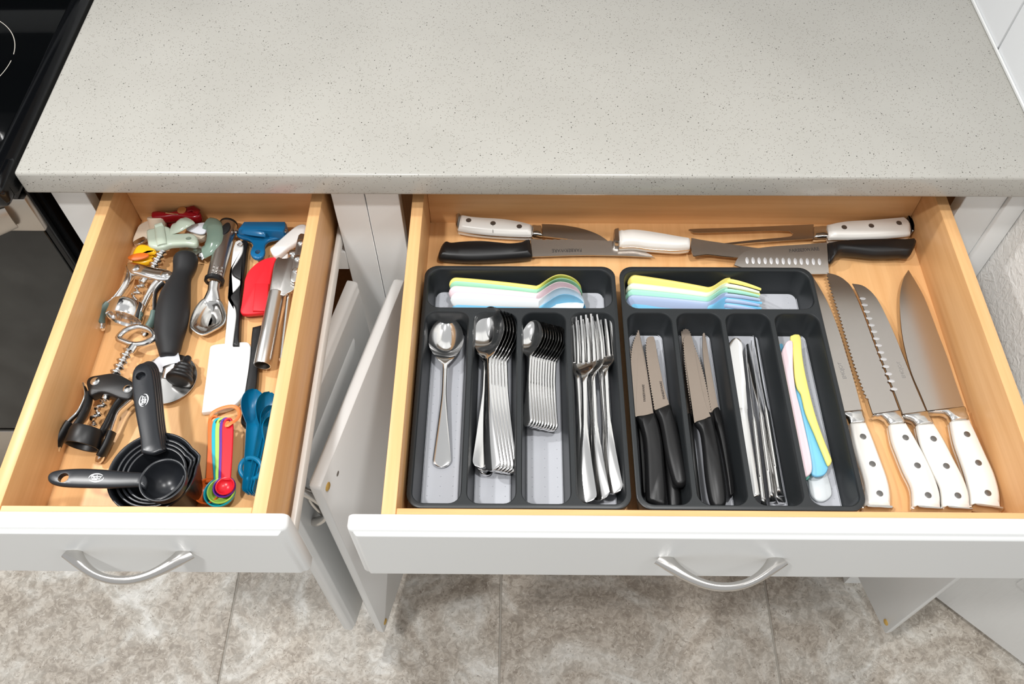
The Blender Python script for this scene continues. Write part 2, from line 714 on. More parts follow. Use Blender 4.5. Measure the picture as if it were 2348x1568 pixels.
# room door standing open at the end of the wall
hd = Vector((0.752, -0.162)); fd = Vector((1.32, -0.70))
u = (fd - hd).normalized(); nrm = Vector((-u.y, u.x)) * -1
Md = Matrix(((u.x, 0, nrm.x, hd.x), (u.y, 0, nrm.y, hd.y), (0, 1, 0, 0.012), (0, 0, 0, 1)))
d1 = MB().stack(rrect(0, 0.76, 0, 2.02, 0.003, 1), [(0.001, -0.035), (0, -0.034), (0, -0.001), (0.001, 0)], M=Md).build('door_1', DOORWOOD)
struct(d1, 'white grained room door standing ajar at the right')
for z0, z1 in ((0.20, 0.92), (1.06, 1.86)):
    for x0, x1 in ((0.11, 0.35), (0.41, 0.65)):
        MB().stack(rr_at(x0, x1, z0, z1, 0.004, 1), [(0, -0.002), (0.0, 0.002), (0.016, 0.003), (0.03, 0.007), (0.04, 0.007)], M=Md).build('door_panel', DOORWOOD, d1)

# ---------------------------------------------------------------- countertop
CT = 0.914; CB = 0.8795
mb = MB().rbox(-0.588, 0.6265, 0.0, 0.639, CB, CT, 0.0045, 3)
ct = mb.build('countertop', QUARTZ)
tag(ct, 'speckled light grey quartz countertop above the two open drawers', 'countertop')

# ---------------------------------------------------------------- cabinets
FY = 0.028          # face frame plane
DF = -0.397         # inner plane of the open drawer fronts
BOX_T, FLOOR = 0.848, 0.770


def pull(parent, M, w=0.131, name='pull_handle'):
    """arched crescent pull; local x along, y up, z outwards"""
    K = 26
    path = []; rad = []
    for k in range(K + 1):
        s = -1 + 2 * k / K
        z = 0.0305 * (1 - abs(s) ** 2.1)
        path.append((s * (w / 2 - 0.007), 0.0015 * (1 - s * s), z - 0.0015))
        e = 1
        rad.append((0.0042 + 0.0058 * s ** 4, 0.0050 + 0.0022 * s * s - 0.0035 * abs(s) ** 12))
    return MB().tube([M @ Vector(p) for p in path], rad, 14, up=M.to_3x3() @ Vector((0, 1, 0))).build(name, DULL, parent, sharp=60)


def cabinet(x0, x1, ox0, ox1, label, open_boxes):
    c = thing('base_cabinet', label, 'cabinet', ((x0 + x1) / 2, 0.33, 0))
    MB().rbox(x0, ox0, FY, FY + 0.019, 0.10, CB - 0.001, 0.0008, 1).build('stile', WHITE, c)
    MB().rbox(ox1, x1, FY, FY + 0.019, 0.10, CB - 0.001, 0.0008, 1).build('stile', WHITE, c)
    MB().rbox(ox0 + 0.0002, ox1 - 0.0002, FY, FY + 0.019, 0.866, CB - 0.001, 0.0006, 1).build('rail', WHITE, c)
    MB().rbox(ox0 + 0.0002, ox1 - 0.0002, FY, FY + 0.019, 0.705, 0.742, 0.0008, 1).build('rail', WHITE, c)
    MB().rbox(ox0 + 0.0002, ox1 - 0.0002, FY, FY + 0.019, 0.10, 0.14, 0.0008, 1).build('rail', WHITE, c)
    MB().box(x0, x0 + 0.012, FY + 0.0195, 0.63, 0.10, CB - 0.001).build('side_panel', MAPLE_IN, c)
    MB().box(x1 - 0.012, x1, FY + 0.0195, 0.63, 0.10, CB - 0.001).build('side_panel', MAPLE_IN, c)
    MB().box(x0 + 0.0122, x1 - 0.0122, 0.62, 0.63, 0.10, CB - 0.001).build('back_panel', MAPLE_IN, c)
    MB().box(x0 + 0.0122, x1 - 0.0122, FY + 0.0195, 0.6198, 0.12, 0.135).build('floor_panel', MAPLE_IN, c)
    MB().box(x0, x1, 0.09, 0.102, 0.001, 0.0995).build('toe_kick', WHITE_FLAT, c)
    return c


def drawer(c, x0, x1, fx0, fx1, hx, hz):
    """x0..x1 the outside of the wooden box, fx0..fx1 the lacquered front"""
    d = thing('drawer', None, None, ((x0 + x1) / 2, -0.15, 0.75), parent=c)
    T = 0.0145
    MB().rbox(x0, x0 + T, DF + 0.0003, 0.071, 0.752, BOX_T, 0.0012, 2).build('drawer_side', MAPLE_Y, d)
    MB().rbox(x1 - T, x1, DF + 0.0003, 0.071, 0.752, BOX_T, 0.0012, 2).build('drawer_side', MAPLE_Y, d)
    MB().rbox(x0 + T, x1 - T, 0.056, 0.0705, 0.752, BOX_T, 0.0008, 1).build('drawer_back', MAPLE_X, d)
    MB().rbox(x0 + T, x1 - T, DF + 0.0003, DF + 0.0145, 0.752, BOX_T - 0.001, 0.0008, 1).build('drawer_inner_front', MAPLE_X, d)
    MB().box(x0 + T, x1 - T, DF + 0.0146, 0.0559, 0.759, FLOOR).build('drawer_bottom', MAPLE_Y, d)
    M = Matrix(((1, 0, 0, 0), (0, 0, -1, DF), (0, 1, 0, 0), (0, 0, 0, 1)))
    MB().stack(rr_at(fx0, fx1, 0.745, 0.867, 0.007, 5),
               [(0.001, 0.0), (0.0, 0.001), (0.0, 0.0105), (0.0012, 0.0135), (0.0036, 0.0152), (0.006, 0.0156), (0.0066, 0.0164), (0.0086, 0.0186), (0.0100, 0.0190)],
               M=M).build('drawer_front', WHITE, d, sharp=50)
    Mh = Matrix(((1, 0, 0, hx), (0, 0, -1, DF - 0.019), (0, 1, 0, hz), (0, 0, 0, 1)))
    pull(d, Mh)
    for s in (-1, 1):
        xa = x0 if s < 0 else x1
        q = sorted((xa + s * 0.0035, xa + s * 0.0098))
        MB().rbox(q[0], q[1], DF + 0.004, 0.066, 0.756, 0.7745, 0.002, 2).build('drawer_slide', SLIDE, d)
    return d


def leaf(c, h, f, z0, z1, side, name='door', thick=0.0185, screw=False):
    """an open door: h, f the ends of its INNER face; side +1 when the outer face lies to the right"""
    h, f = Vector(h), Vector(f)
    L = (f - h).length
    u = (f - h) / L
    n = Vector((-u.y, u.x))
    if n.x * side < 0: n = -n
    M = Matrix(((u.x, 0, n.x, h.x), (u.y, 0, n.y, h.y), (0, 1, 0, 0), (0, 0, 0, 1)))
    d = thing(name, None, None, (h.x, h.y, z0), parent=c)
    MB().stack(rr_at(0, L, z0, z1, 0.005, 4), [(0.0006, 0.0), (0, 0.0006), (0, thick - 0.0085), (0.0012, thick - 0.005), (0.0036, thick - 0.0035), (0.0062, thick - 0.003), (0.0085, thick - 0.0008), (0.0105, thick)],
               M=M).build('door_slab', WHITE, d, sharp=50)
    MB().stack(rr_at(0.055, L - 0.055, z0 + 0.055, z1 - 0.055, 0.004, 3), [(0.0, thick - 0.0002), (0.003, thick + 0.0018), (0.014, thick + 0.0035), (0.02, thick + 0.0035)],
               M=M).build('raised_panel', WHITE, d, sharp=50)
    for q in (z0 + 0.022, z1 - 0.022):
        Mb = M @ Matrix.Translation((L - 0.014, q, 0)) @ Matrix.Rotation(math.radians(90), 4, 'Y')
        MB().lathe([(-0.0003, 0.0056), (0.0012, 0.0056), (0.0022, 0.004), (0.0025, 0.001)], Mb, 16).build('bumper_pad', BRASS, d)
    for q in (z0 + 0.075, z1 - 0.075):
        Mb = M @ Matrix.Translation((0.024, q, 0)) @ Matrix.Rotation(math.radians(90), 4, 'Y')
        MB().lathe([(-0.0002, 0.0165), (0.001, 0.0165), (0.0016, 0.015), (0.0016, 0.006), (0.007, 0.005), (0.007, 0.001)], Mb, 20).build('hinge_cup', BRUSHED, d)
    if screw:
        Mb = M @ Matrix.Translation((L - 0.040, z1 - 0.040, 0)) @ Matrix.Rotation(math.radians(-90), 4, 'Y')
        MB().lathe([(-0.0003, 0.0036), (0.0006, 0.0036), (0.001, 0.003), (0.0007, 0.0018), (0.0002, 0.0004)], Mb, 14).build('screw_head', BRUSHED, d)
    Mp = M @ Matrix.Translation((L - 0.028, z1 - 0.115, thick)) @ Matrix.Rotation(math.radians(90), 4, 'Z')
    pull(d, Mp)
    return d


ca = cabinet(-0.5795, -0.1915, -0.537, -0.2325, 'narrow white base cabinet with open gadget drawer beside the black range', None)
da = drawer(ca, -0.5180, -0.2430, -0.5525, -0.2160, -0.3825, 0.812)
leaf(ca, (-0.2315, 0.006), (-0.2975, -0.297), 0.12, 0.712, 1)
cb = cabinet(-0.1905, 0.6000, -0.149, 0.549, 'wide white base cabinet with open cutlery drawer and two open doors', None)
db = drawer(cb, -0.1320, 0.5285, -0.1605, 0.5660, 0.2010, 0.806)
leaf(cb, (-0.1545, 0.006), (-0.2283, -0.3026), 0.12, 0.712, -1, screw=True)
leaf(cb, (0.5560, 0.006), (0.6340, -0.297), 0.12, 0.712, 1)
# screw on the inner face of the left door of the wide cabinet
# ---------------------------------------------------------------- range
RX = -0.592
rg = thing('range', 'black glass-top range with steel oven handle left of the counter', 'range', (-0.97, 0.3, 0))
MB().box(RX - 0.75, RX - 0.0005, 0.0245, 0.62, 0.03, 0.884).build('range_body', BLACK_ENAMEL, rg)
MB().rbox(RX - 0.724, RX - 0.026, 0.03, 0.60, 0.893, 0.9115, 0.0015, 2).build('glass_cooktop', BLACK_GLASS, rg)
K = 8
prof = [(0.0, 0.884), (0.0, 0.902), (-0.0015, 0.909), (-0.006, 0.9145), (-0.013, 0.9175), (-0.020, 0.9175), (-0.0255, 0.9145), (-0.0275, 0.911), (-0.0275, 0.884)]
mb = MB()
v = []
for y_, sx in ((-0.012, 0.0), (-0.006, 0.0), (0.62, 0.0)):
    v += [(RX + a, y_, zz) for a, zz in prof]
n_ = len(prof)
f_ = [(k * n_ + i, k * n_ + (i + 1) % n_, (k + 1) * n_ + (i + 1) % n_, (k + 1) * n_ + i) for k in range(2) for i in range(n_)]
f_ += [tuple(range(n_)), tuple(2 * n_ + i for i in range(n_))]
mb.add(v, f_).build('cooktop_edge', BLACK_ENAMEL, rg, sharp=60)
MB().rbox(RX - 0.75, RX - 0.0005, -0.030, 0.0295, 0.8845, 0.916, 0.009, 4).build('cooktop_lip', BLACK_ENAMEL, rg)
for a0, a1 in ((8, 160), (-25, 1), (165, 330)):
    p = [(-0.762 + 0.103 * math.cos(math.radians(a0 + (a1 - a0) * k / 40)), 0.203 + 0.103 * math.sin(math.radians(a0 + (a1 - a0) * k / 40)), 0.9117) for k in range(41)]
    MB().tube(p, [(0.0005, 0.0002)] * 41, 6, up=(0, 0, 1)).build('burner_mark', GROUT, rg)
od = thing('oven_door', None, None, (RX - 0.375, 0.0, 0.27), parent=rg)
MB().rbox(RX - 0.748, RX - 0.006, 0.0125, 0.0242, 0.266, 0.872, 0.002, 2).build('door_frame', BLACK_ENAMEL, od)
MB().rbox(RX - 0.735, RX - 0.0125, 0.0095, 0.0124, 0.275, 0.862, 0.001, 1).build('oven_window', OVEN_GLASS, od)
for xa in (RX - 0.70, RX - 0.001 - 0.052):
    MB().rbox(xa, xa + 0.052, -0.0015, 0.0094, 0.8135, 0.872, 0.003, 2).build('handle_bracket', OVEN_STEEL, od)
hp = []
for k in range(25):
    s = k / 24
    hp.append((RX - 0.03 - s * 0.66, -0.004 - 0.040 * math.sin(math.pi * min(1, max(0, s))) ** 0.45, 0.843))
MB().tube(hp, [(0.006, 0.021 if 0 < k < 24 else 0.018) for k in range(25)], 14, up=(0, 0, 1)).build('oven_handle', OVEN_STEEL, od)
MB().rbox(RX - 0.748, RX - 0.006, 0.0105, 0.0242, 0.06, 0.255, 0.004, 2).build('storage_drawer', OVEN_STEEL, rg)

# ---------------------------------------------------------------- unseen wall cabinet above the counter, added for the blades to reflect
uc = thing('unseen_wall_cabinet', 'unseen white wall cabinet with wooden underside, added above the counter for blade reflections', 'cabinet', (0.015, 0.49, 1.43))
MB().box(-0.585, 0.615, 0.355, 0.638, 1.432, 2.12).build('carcass', WHITE, uc)
MB().box(-0.585, 0.615, 0.357, 0.638, 1.426, 1.4315).build('underside', mat('pale_birch_underside', (186, 172, 158), 0.5), uc)
for k in range(3):
    a = -0.585 + 0.4 * k
    Mx = Matrix(((1, 0, 0, 0), (0, 0, -1, 0.3545), (0, 1, 0, 0), (0, 0, 0, 1)))
    MB().stack(rr_at(a + 0.002, a + 0.398, 1.438, 2.115, 0.006, 4), [(0, 0), (0, 0.013), (0.003, 0.0165), (0.0062, 0.0168), (0.0085, 0.019)], M=Mx).build('cabinet_door', WHITE, uc)

MB().rbox(RX - 0.75, RX - 0.0005, 0.57, 0.62, 0.9165, 1.14, 0.004, 2).build('unseen_backguard', BLACK_ENAMEL, rg)  # unseen black backguard, added so the cooktop glass mirrors something dark
mw = thing('added_microwave', 'unseen black microwave oven added over the range for dark cooktop reflections', 'microwave', (RX - 0.375, 0.45, 1.36))  # out of view, added to keep the reflection in the cooktop black
MB().rbox(RX - 0.75, RX - 0.001, 0.33, 0.637, 1.30, 1.74, 0.004, 2).build('housing', BLACK_ENAMEL, mw)
MB().rbox(RX - 0.74, RX - 0.19, 0.318, 0.3295, 1.31, 1.73, 0.003, 2).build('oven_door', BLACK_GLASS, mw)
MB().rbox(RX - 0.185, RX - 0.01, 0.318, 0.3295, 1.31, 1.73, 0.003, 2).build('key_panel', BLACK_ENAMEL, mw)

# ---------------------------------------------------------------- cutlery trays
ORD = ['first', 'second', 'third', 'fourth', 'fifth', 'sixth', 'seventh', 'eighth', 'ninth', 'tenth', 'eleventh', 'twelfth']
TZ = 0.815           # tray rim
TF = 0.7765          # top of the tray liners


def loop_faces(a, b):
    n = len(a)
    return [(a[i], a[(i + 1) % n], b[(i + 1) % n], b[i]) for i in range(n)]


def tray(x0, x1, label):
    t = thing('cutlery_tray', label, 'tray', ((x0 + x1) / 2, -0.21, FLOOR), 'cutlery trays in the wide drawer')
    yb, yf = -0.0535, -0.3685
    w = (x1 - x0)
    m = 0.0052
    holes = [(x0 + m, x1 - m, -0.1165, yb - m)]
    cw = (w - 2 * m - 3 * 0.0056) / 4
    for k in range(4):
        a = x0 + m + k * (cw + 0.0056)
        holes.append((a, a + cw, yf + m, -0.1225))
    bm = bmesh.new()
    v = []; f = []

    def ring(P, z):
        o = len(v)
        v.extend([(x, y, z) for x, y in P])
        return list(range(o, o + len(P)))
    out0 = rrect(x0, x1, yf, yb, 0.016, 7)
    rings = [ring(inset(out0, 0.0012), TZ)]
    for d, z in ((0.0002, TZ - 0.0006), (0.0, TZ - 0.002), (0.0004, TZ - 0.006), (0.006, FLOOR + 0.006), (0.009, FLOOR + 0.0006)):
        r = ring(inset(out0, d), z)
        f.extend(loop_faces(r, rings[-1]))
        rings.append(r)
    f.append(tuple(reversed(rings[-1])))
    tops = [rings[0]]
    for k, (a, b, c, d) in enumerate(holes):
        rr = 0.013 if k else 0.015
        P = rrect(a, b, c, d, rr, 6)
        prev = ring(inset(P, -0.0006), TZ)
        tops.append(prev)
        for dd, z in ((0.0003, TZ - 0.0008), (0.0008, TZ - 0.003), (0.0042, TF + 0.006), (0.0056, TF + 0.0015), (0.0075, TF - 0.0004)):
            r = ring(inset(P, dd), z)
            f.extend(loop_faces(prev, r))
            prev = r
        f.append(tuple(prev))
    idx = {}
    for lp in tops:
        vs_ = []
        for i in lp:
            q = bm.verts.new(v[i]); idx[q] = i; vs_.append(q)
        for a, b in zip(vs_, vs_[1:] + vs_[:1]):
            bm.edges.new((a, b))
    bmesh.ops.triangle_fill(bm, use_beauty=True, use_dissolve=False, edges=list(bm.edges))
    for fc in bm.faces:
        f.append(tuple(idx[q] for q in fc.verts))
    bm.free()
    MB().add(v, f).build('tray_body', TRAY, t, sharp=40)
    for k, (a, b, c, d) in enumerate(holes):
        P = rrect(a + 0.0050, b - 0.0050, c + 0.005, d - 0.0045, 0.009, 5)
        mb = MB().stack(P, [(0.0, TF - 0.0004), (0.0, TF + 0.0009), (0.0005, TF + 0.0012), (0.0011, TF + 0.0012), (0.0016, TF + 0.0004), (0.0022, TF + 0.0003)])
        ln = mb.build('tray_liner', LINER, t)
        dots = MB()
        nx = 3 if k else 9
        ny = max(2, int((d - c) / 0.0115))
        for i in range(nx):
            for j in range(ny):
                cx = a + 0.005 + (b - a - 0.01) * (i + 0.5) / nx
                cy = c + 0.008 + (d - c - 0.016) * (j + 0.5) / ny
                vv = [(cx, cy, TF + 0.0010)]
                for q in range(6):
                    vv.append((cx + 0.0008 * math.cos(q * 1.047), cy + 0.0008 * math.sin(q * 1.047), TF + 0.00025))
                dots.add(vv, [(0, 1 + q, 1 + (q + 1) % 6) for q in range(6)])
        do = dots.build('grip_dots', LINER, ln, fix=False)
        do['kind'] = 'stuff'
    return holes


HL = tray(-0.1135, 0.1165, 'charcoal plastic tray holding metal spoons and forks, left of the pair')
HR = tray(0.1215, 0.3545, 'charcoal plastic tray holding knives, next to the white-handled knives')


# ---------------------------------------------------------------- metal flatware
def stations(lo, hi, n, ease0=True, ease1=True):
    """n + 1 values from lo to hi, crowded where an end is rounded"""
    out = []
    for k in range(n + 1):
        t = k / n
        if ease0 and ease1: t = 0.5 - 0.5 * math.cos(math.pi * t)
        elif ease0: t = 1 - math.cos(math.pi / 2 * t)
        elif ease1: t = math.sin(math.pi / 2 * t)
        out.append(lo + (hi - lo) * t)
    return out


def round_end(x, r):
    """width factor of a rounded end of length r, x from the tip"""
    return math.sqrt(max(0.0, 1 - (1 - min(1.0, x / r)) ** 2)) if x < r else 1.0


def spoon_mb(L, bw, hw, nw, blen, depth=0.008, th=0.0019, rise=0.010):
    st = []
    xb = L - blen
    for x in stations(0, xb, 30, True, False):
        t = x / xb
        w = (nw + (hw - nw) * max(0.0, 1 - t / 0.72) ** 1.15) * max(0.03, round_end(x, hw * 0.9))
        z = rise * (0.35 * math.sin(math.pi * min(1, 0.10 + 0.9 * t)) + 0.62 * t ** 2.2)
        st.append((x, 0, w, z, th * (1.1 + 0.4 * t), -0.0007))
    zn = st[-1][3]
    for x in stations(xb, L, 26, False, True)[1:]:
        t = (x - xb) / blen
        m = 0.52
        if t < m: w = nw + (bw - nw) * math.sin(math.pi / 2 * t / m) ** 0.85
        else: w = bw * math.sqrt(max(0.0009, 1 - ((t - m) / (1.004 - m)) ** 2))
        z = zn * (1 - min(1, t / 0.5)) ** 2 + depth * 0.55 + 0.0015 * t
        z = z * min(1, t * 5) + zn * (1 - min(1, t * 5))
        dish = depth * min(1, t * 3.0) * math.sqrt(max(0.0, 1 - ((t - 0.5) / 0.52) ** 2)) if 0 < t < 1 else 0
        st.append((x, 0, w, z, th * 0.95, dish))
    return MB().ribbon(st, 12, edge=0.7)


def fork_mb(L, hw, nw, sw, th=0.0021, rise=0.011):
    """four-tined fork, tips at x = L"""
    mb = MB()
    xt = L * 0.745     # tine roots
    xs = L * 0.635     # start of the shoulder
    st = []
    for x in stations(0, xt, 40, True, False):
        if x < xs:
            t = x / xs
            w = (nw + (hw - nw) * max(0.0, 1 - t / 0.62) ** 1.2) * max(0.03, round_end(x, hw * 0.8))
            z = rise * 0.6 * math.sin(math.pi * (0.1 + 0.9 * t)) + rise * 0.75 * t ** 3
            dish = -0.0009 * math.sin(math.pi * t)
        else:
            t = (x - xs) / (xt - xs)
            w = nw + (sw - nw) * (0.5 - 0.5 * math.cos(math.pi * min(1, t * 1.15)))
            z = rise * 0.75 * (1 - t) ** 1.6 + 0.0015
            dish = 0.0022 * t
        st.append((x, 0, max(w, 0.001), z, th * (1 + 0.5 * (1 - abs(x / L - 0.5) * 2)), dish))
    mb.ribbon(st, 8, edge=0.6)
    for q in range(4):
        yc = (q - 1.5) * sw * 0.5
        st = []
        for k in range(9):
            t = k / 8
            st.append((xt - 0.002 + (L - xt + 0.002) * t, yc * (1 - 0.04 * t), sw * 0.165 * (1 - 0.42 * t ** 2), 0.0015 + 0.0075 * t ** 2, th * (1 - 0.3 * t), 0.0))
        mb.ribbon(st, 4, edge=0.6)
    return mb


def knife_mb(L, hw=0.0095, bw=0.0095, th=0.0065):
    st = []
    for x in stations(0, L, 56):
        t = x / L
        if t < 0.50:
            w = (0.0062 + (hw - 0.0062) * (1 - t / 0.5) ** 1.2) * max(0.05, round_end(x, 0.006))
            tt = th * (1 - 0.35 * t)
            yc = 0
        else:
            s = (t - 0.5) / 0.5
            w = 0.0062 + (bw - 0.0062) * min(1, s * 2.6)
            yc = 0.0022 * min(1, s * 3)
            if s > 0.80:
                q = (s - 0.8) / 0.2
                w = bw * math.sqrt(max(0.01, 1 - q * q))
                yc = 0.0022 - 0.004 * q
            tt = max(0.0011, th * (0.55 - 0.9 * s))
        st.append((x, yc, w, 0.0, tt, 0.0))
    return MB().ribbon(st, 8)


def put(data_ob, M, name, label, cat, group, first):
    """the prototype itself the first time, copies that share its mesh afterwards"""
    if first:
        o = data_ob
    else:
        o = data_ob.copy()
        col.objects.link(o)
    o.matrix_basis = M @ Matrix.Translation(o['_o'])
    return tag(o, label, cat, group)


def proto(mb, name, m, sharp=45):
    o = mb.build(name, m, sharp=sharp)
    o['_o'] = tuple(o.location)
    return o


def P3(C, p, z):
    return at(C(*p), z)


# single large spoon
A, B = P3(B4, (285, 1208), 0.7795), P3(B4, (325, 172), 0.792)
L = (B - A).length
sp1 = proto(spoon_mb(L, 0.0205, 0.0108, 0.0026, L * 0.335, 0.0105), 'serving_spoon', CHROME)
put(sp1, frame(A, B), 'serving_spoon', 'large steel spoon lying alone in the leftmost tray slot', 'spoon', 'metal spoons in the tray', True)

# tablespoons nested on their sides
A0, B0 = P3(B4, (652, 1232), 0.797), P3(B4, (632, 95), 0.806)
L = (B0 - A0).length
ts = proto(spoon_mb(L, 0.0208, 0.0098, 0.0029, L * 0.345, 0.0095), 'tablespoon', CHROME)
for k in range(6):
    off = Vector((0.0036 * k, -0.0003 * (k % 2), -0.0012 * k))
    M = frame(A0 + off, B0 + off, math.radians(-30))
    put(ts, M, 'tablespoon', ('tablespoon with its bowl facing up, front of the nested stack' if k == 0 else
                              'nested tablespoon, %s from the left in the slanted stack' % ORD[k]), 'spoon', 'tablespoons nested in the second slot', k == 0)
for k in range(3):
    A = P3(B4, (556 + 14 * k, 1215 + 24 * k), 0.7915 - 0.0042 * k)
    B = P3(B4, (600 + 14 * k, 190 + 10 * k), 0.7835 - 0.0022 * k)
    M = frame(A, B, math.radians(16 + 12 * k))
    put(ts, M, 'tablespoon', 'tablespoon slipped under the nested stack, %s from the top at the slot edge' % ORD[k], 'spoon', 'tablespoons nested in the second slot', False)

# teaspoons
A0, B0 = P3(B4, (893, 915), 0.802), P3(B4, (945, 186), 0.808)
L = (B0 - A0).length
tp = proto(spoon_mb(L, 0.0154, 0.0075, 0.0023, L * 0.36, 0.007, 0.0017, 0.008), 'teaspoon', CHROME)
for k in range(10):
    off = Vector((0.0031 * k, -0.0003 * (k % 3), -0.0013 * k))
    M = frame(A0 + off, B0 + off, math.radians(-37))
    put(tp, M, 'teaspoon', ('teaspoon with visible bowl at the left of the teaspoon stack' if k == 0 else
                            'nested teaspoon, %s from the left in its slot' % ORD[k]), 'spoon', 'teaspoons nested in the third slot', k == 0)

# dinner forks
FK = [((513, 1458), (500, 162), 0.800, 0.803, -20, 'dinner fork on top with fanned handle end, leftmost of the fork pile'),
      ((500, 1440), (432, 172), 0.790, 0.793, -14, 'dinner fork under the leftmost one, tines against the slot wall'),
      ((613, 1442), (552, 178), 0.797, 0.799, -30, 'dinner fork in the middle of the fork pile, handle second from left'),
      ((598, 1430), (520, 182), 0.787, 0.790, -22, 'dinner fork lying low beneath the middle fork'),
      ((704, 1396), (635, 180), 0.796, 0.797, -26, 'dinner fork with plain rounded handle, rightmost of the fork pile'),
      ((690, 1385), (590, 190), 0.786, 0.788, -16, 'dinner fork under the rightmost fork')]
fk = None
for k, (a, b, za, zb, rl, lab) in enumerate(FK):
    A, B = P3(B5, a, za), P3(B5, b, zb)
    if fk is None:
        L = (B - A).length
        fk = proto(fork_mb(L, 0.0118, 0.0032, 0.0128), 'dinner_fork', CHROME)
    put(fk, frame(A, A + (B - A).normalized() * L, math.radians(rl)), 'dinner_fork', lab, 'fork', 'dinner forks in the fourth slot', k == 0)

# dinner knives
DK = [((252, 1424), (135, 292), 0.797, 0.797, -12, 'broad dinner knife lying flat, leftmost of the steel knives'),
      ((262, 1462), (178, 420), 0.786, 0.786, 62, 'dinner knife on its edge beside the flat one'),
      ((348, 1486), (215, 345), 0.790, 0.792, 68, 'dinner knife with long bright handle in the middle of the steel knives'),
      ((405, 1446), (255, 318), 0.793, 0.795, 70, 'dinner knife on its edge, second from the right wall of its slot'),
      ((462, 1410), (282, 312), 0.793, 0.796, 66, 'dinner knife leaning on the right wall of its slot'),
      ((468, 1458), (240, 380), 0.784, 0.785, 50, 'dinner knife lowest in the steel knife slot')]
kn = None
for k, (a, b, za, zb, rl, lab) in enumerate(DK):
    A, B = P3(B7, a, za), P3(B7, b, zb)
    if kn is None:
        L = (B - A).length
        kn = proto(knife_mb(L), 'dinner_knife', CHROME)
    put(kn, frame(A, A + (B - A).normalized() * L, math.radians(rl)), 'dinner_knife', lab, 'knife', 'steel dinner knives in the tray', k == 0)

# ---------------------------------------------------------------- pastel plastic cutlery
PAST = {'yellow': (241, 225, 124), 'green': (150, 204, 172), 'pink': (234, 211, 217), 'white': (222, 227, 229), 'blue': (124, 195, 231),
        'mint': (158, 214, 190), 'lavender': (164, 180, 210), 'cream': (226, 232, 208), 'teal': (110, 190, 170)}


def past(n):
    return mat('pastel_' + n, PAST[n], 0.42)


def kid_spoon(L):
    st = []
    x1 = 0.66 * L
    for x in stations(0, x1, 26, True, False):
        q = x / x1
        st.append((x, 0, (0.0092 - 0.0036 * q ** 1.2) * max(0.05, round_end(x, 0.009)), 0.006 * q ** 2.2, (0.0062 - 0.0012 * q) * max(0.4, round_end(x, 0.006)), 0.0))
    for x in stations(x1, L, 26, False, True)[1:]:
        q = (x - x1) / (L - x1)
        w = 0.0056 + 0.0129 * math.sin(math.pi / 2 * q / 0.52) ** 1.4 if q < 0.52 else 0.0185 * math.sqrt(max(0.002, 1 - ((q - 0.52) / 0.482) ** 2))
        st.append((x, 0, w, 0.006 * (1 - q) ** 2 - 0.004 * math.sin(math.pi * q), 0.0040, 0.013 * math.sqrt(max(0, 1 - ((q - 0.5) / 0.5) ** 2)) * min(1, 3 * q)))
    return MB().ribbon(st, 12, edge=0.6)


def kid_fork(L):
    mb = MB()
    st = []
    x1 = 0.60 * L; xt = 0.78 * L
    for x in stations(0, x1, 26, True, False):
        q = x / x1
        st.append((x, 0, (0.0102 - 0.0042 * q ** 1.2) * max(0.05, round_end(x, 0.009)), 0.006 * q ** 2.2, (0.0066 - 0.0012 * q) * max(0.4, round_end(x, 0.006)), 0.0))
    for x in stations(x1, xt, 16, False, False)[1:]:
        q = (x - x1) / (xt - x1)
        st.append((x, 0, 0.0060 + 0.0072 * (0.5 - 0.5 * math.cos(math.pi * q)), 0.006 - 0.020 * (0.5 - 0.5 * math.cos(math.pi * q)), 0.0048, 0.003 * q))
    mb.ribbon(st, 8, edge=0.6)
    for i in range(4):
        yc = (i - 1.5) * 0.0066
        tt = []
        for k in range(11):
            q = k / 10
            tt.append((xt - 0.004 + (L - xt + 0.004) * q, yc, 0.0024 * (1 - 0.45 * q ** 2), -0.014 + 0.019 * q ** 1.7, 0.0036 * (1 - 0.4 * q), 0.0))
        mb.ribbon(tt, 4, edge=0.6)
    return mb


SPK = [('yellow', (577, 985), (1918, 1045), 0.7985), ('green', (585, 1010), (1922, 1085), 0.797), ('pink', (572, 1072), (1905, 1120), 0.797),
       ('white', (590, 1140), (1935, 1175), 0.797), ('blue', (612, 1212), (1952, 1244), 0.790)]
ks = None
for k, (cn, a, b, zz) in enumerate(SPK):
    A, B = P3(B1, a, zz), P3(B1, b, zz)
    if ks is None:
        L = (B - A).length
        ks = proto(kid_spoon(L), 'plastic_spoon', past('yellow'))
        o = ks
    M = frame(A, A + (B - A).normalized() * L, math.radians(62 - 3 * k))
    o = put(ks, M, 'plastic_spoon', 'pastel %s plastic spoon%s' % (cn, ' at the back of the nested row' if k == 0 else ' nested on its side with the others'), 'spoon', 'pastel plastic spoons', k == 0)
    if k:
        o.data = ks.data.copy(); o.data.materials.clear(); o.data.materials.append(past(cn))
FKK = [('yellow', (256, 945), (1565, 1075), 0.7995), ('cream', (240, 1028), (1577, 1110), 0.7965), ('mint', (236, 1090), (1578, 1150), 0.7965),
       ('lavender', (240, 1150), (1575, 1190), 0.7960), ('blue', (262, 1190), (1565, 1222), 0.7925)]
kf = None
for k, (cn, a, b, zz) in enumerate(FKK):
    A, B = P3(B2, a, zz), P3(B2, b, zz)
    if kf is None:
        L = (B - A).length
        kf = proto(kid_fork(L), 'plastic_fork', past('yellow'))
    M = frame(A, A + (B - A).normalized() * L, math.radians(60 - 3 * k))
    o = put(kf, M, 'plastic_fork', 'pastel %s plastic fork nested on its side' % cn, 'fork', 'pastel plastic forks', k == 0)
    if k:
        o.data = kf.data.copy(); o.data.materials.clear(); o.data.materials.append(past(cn))

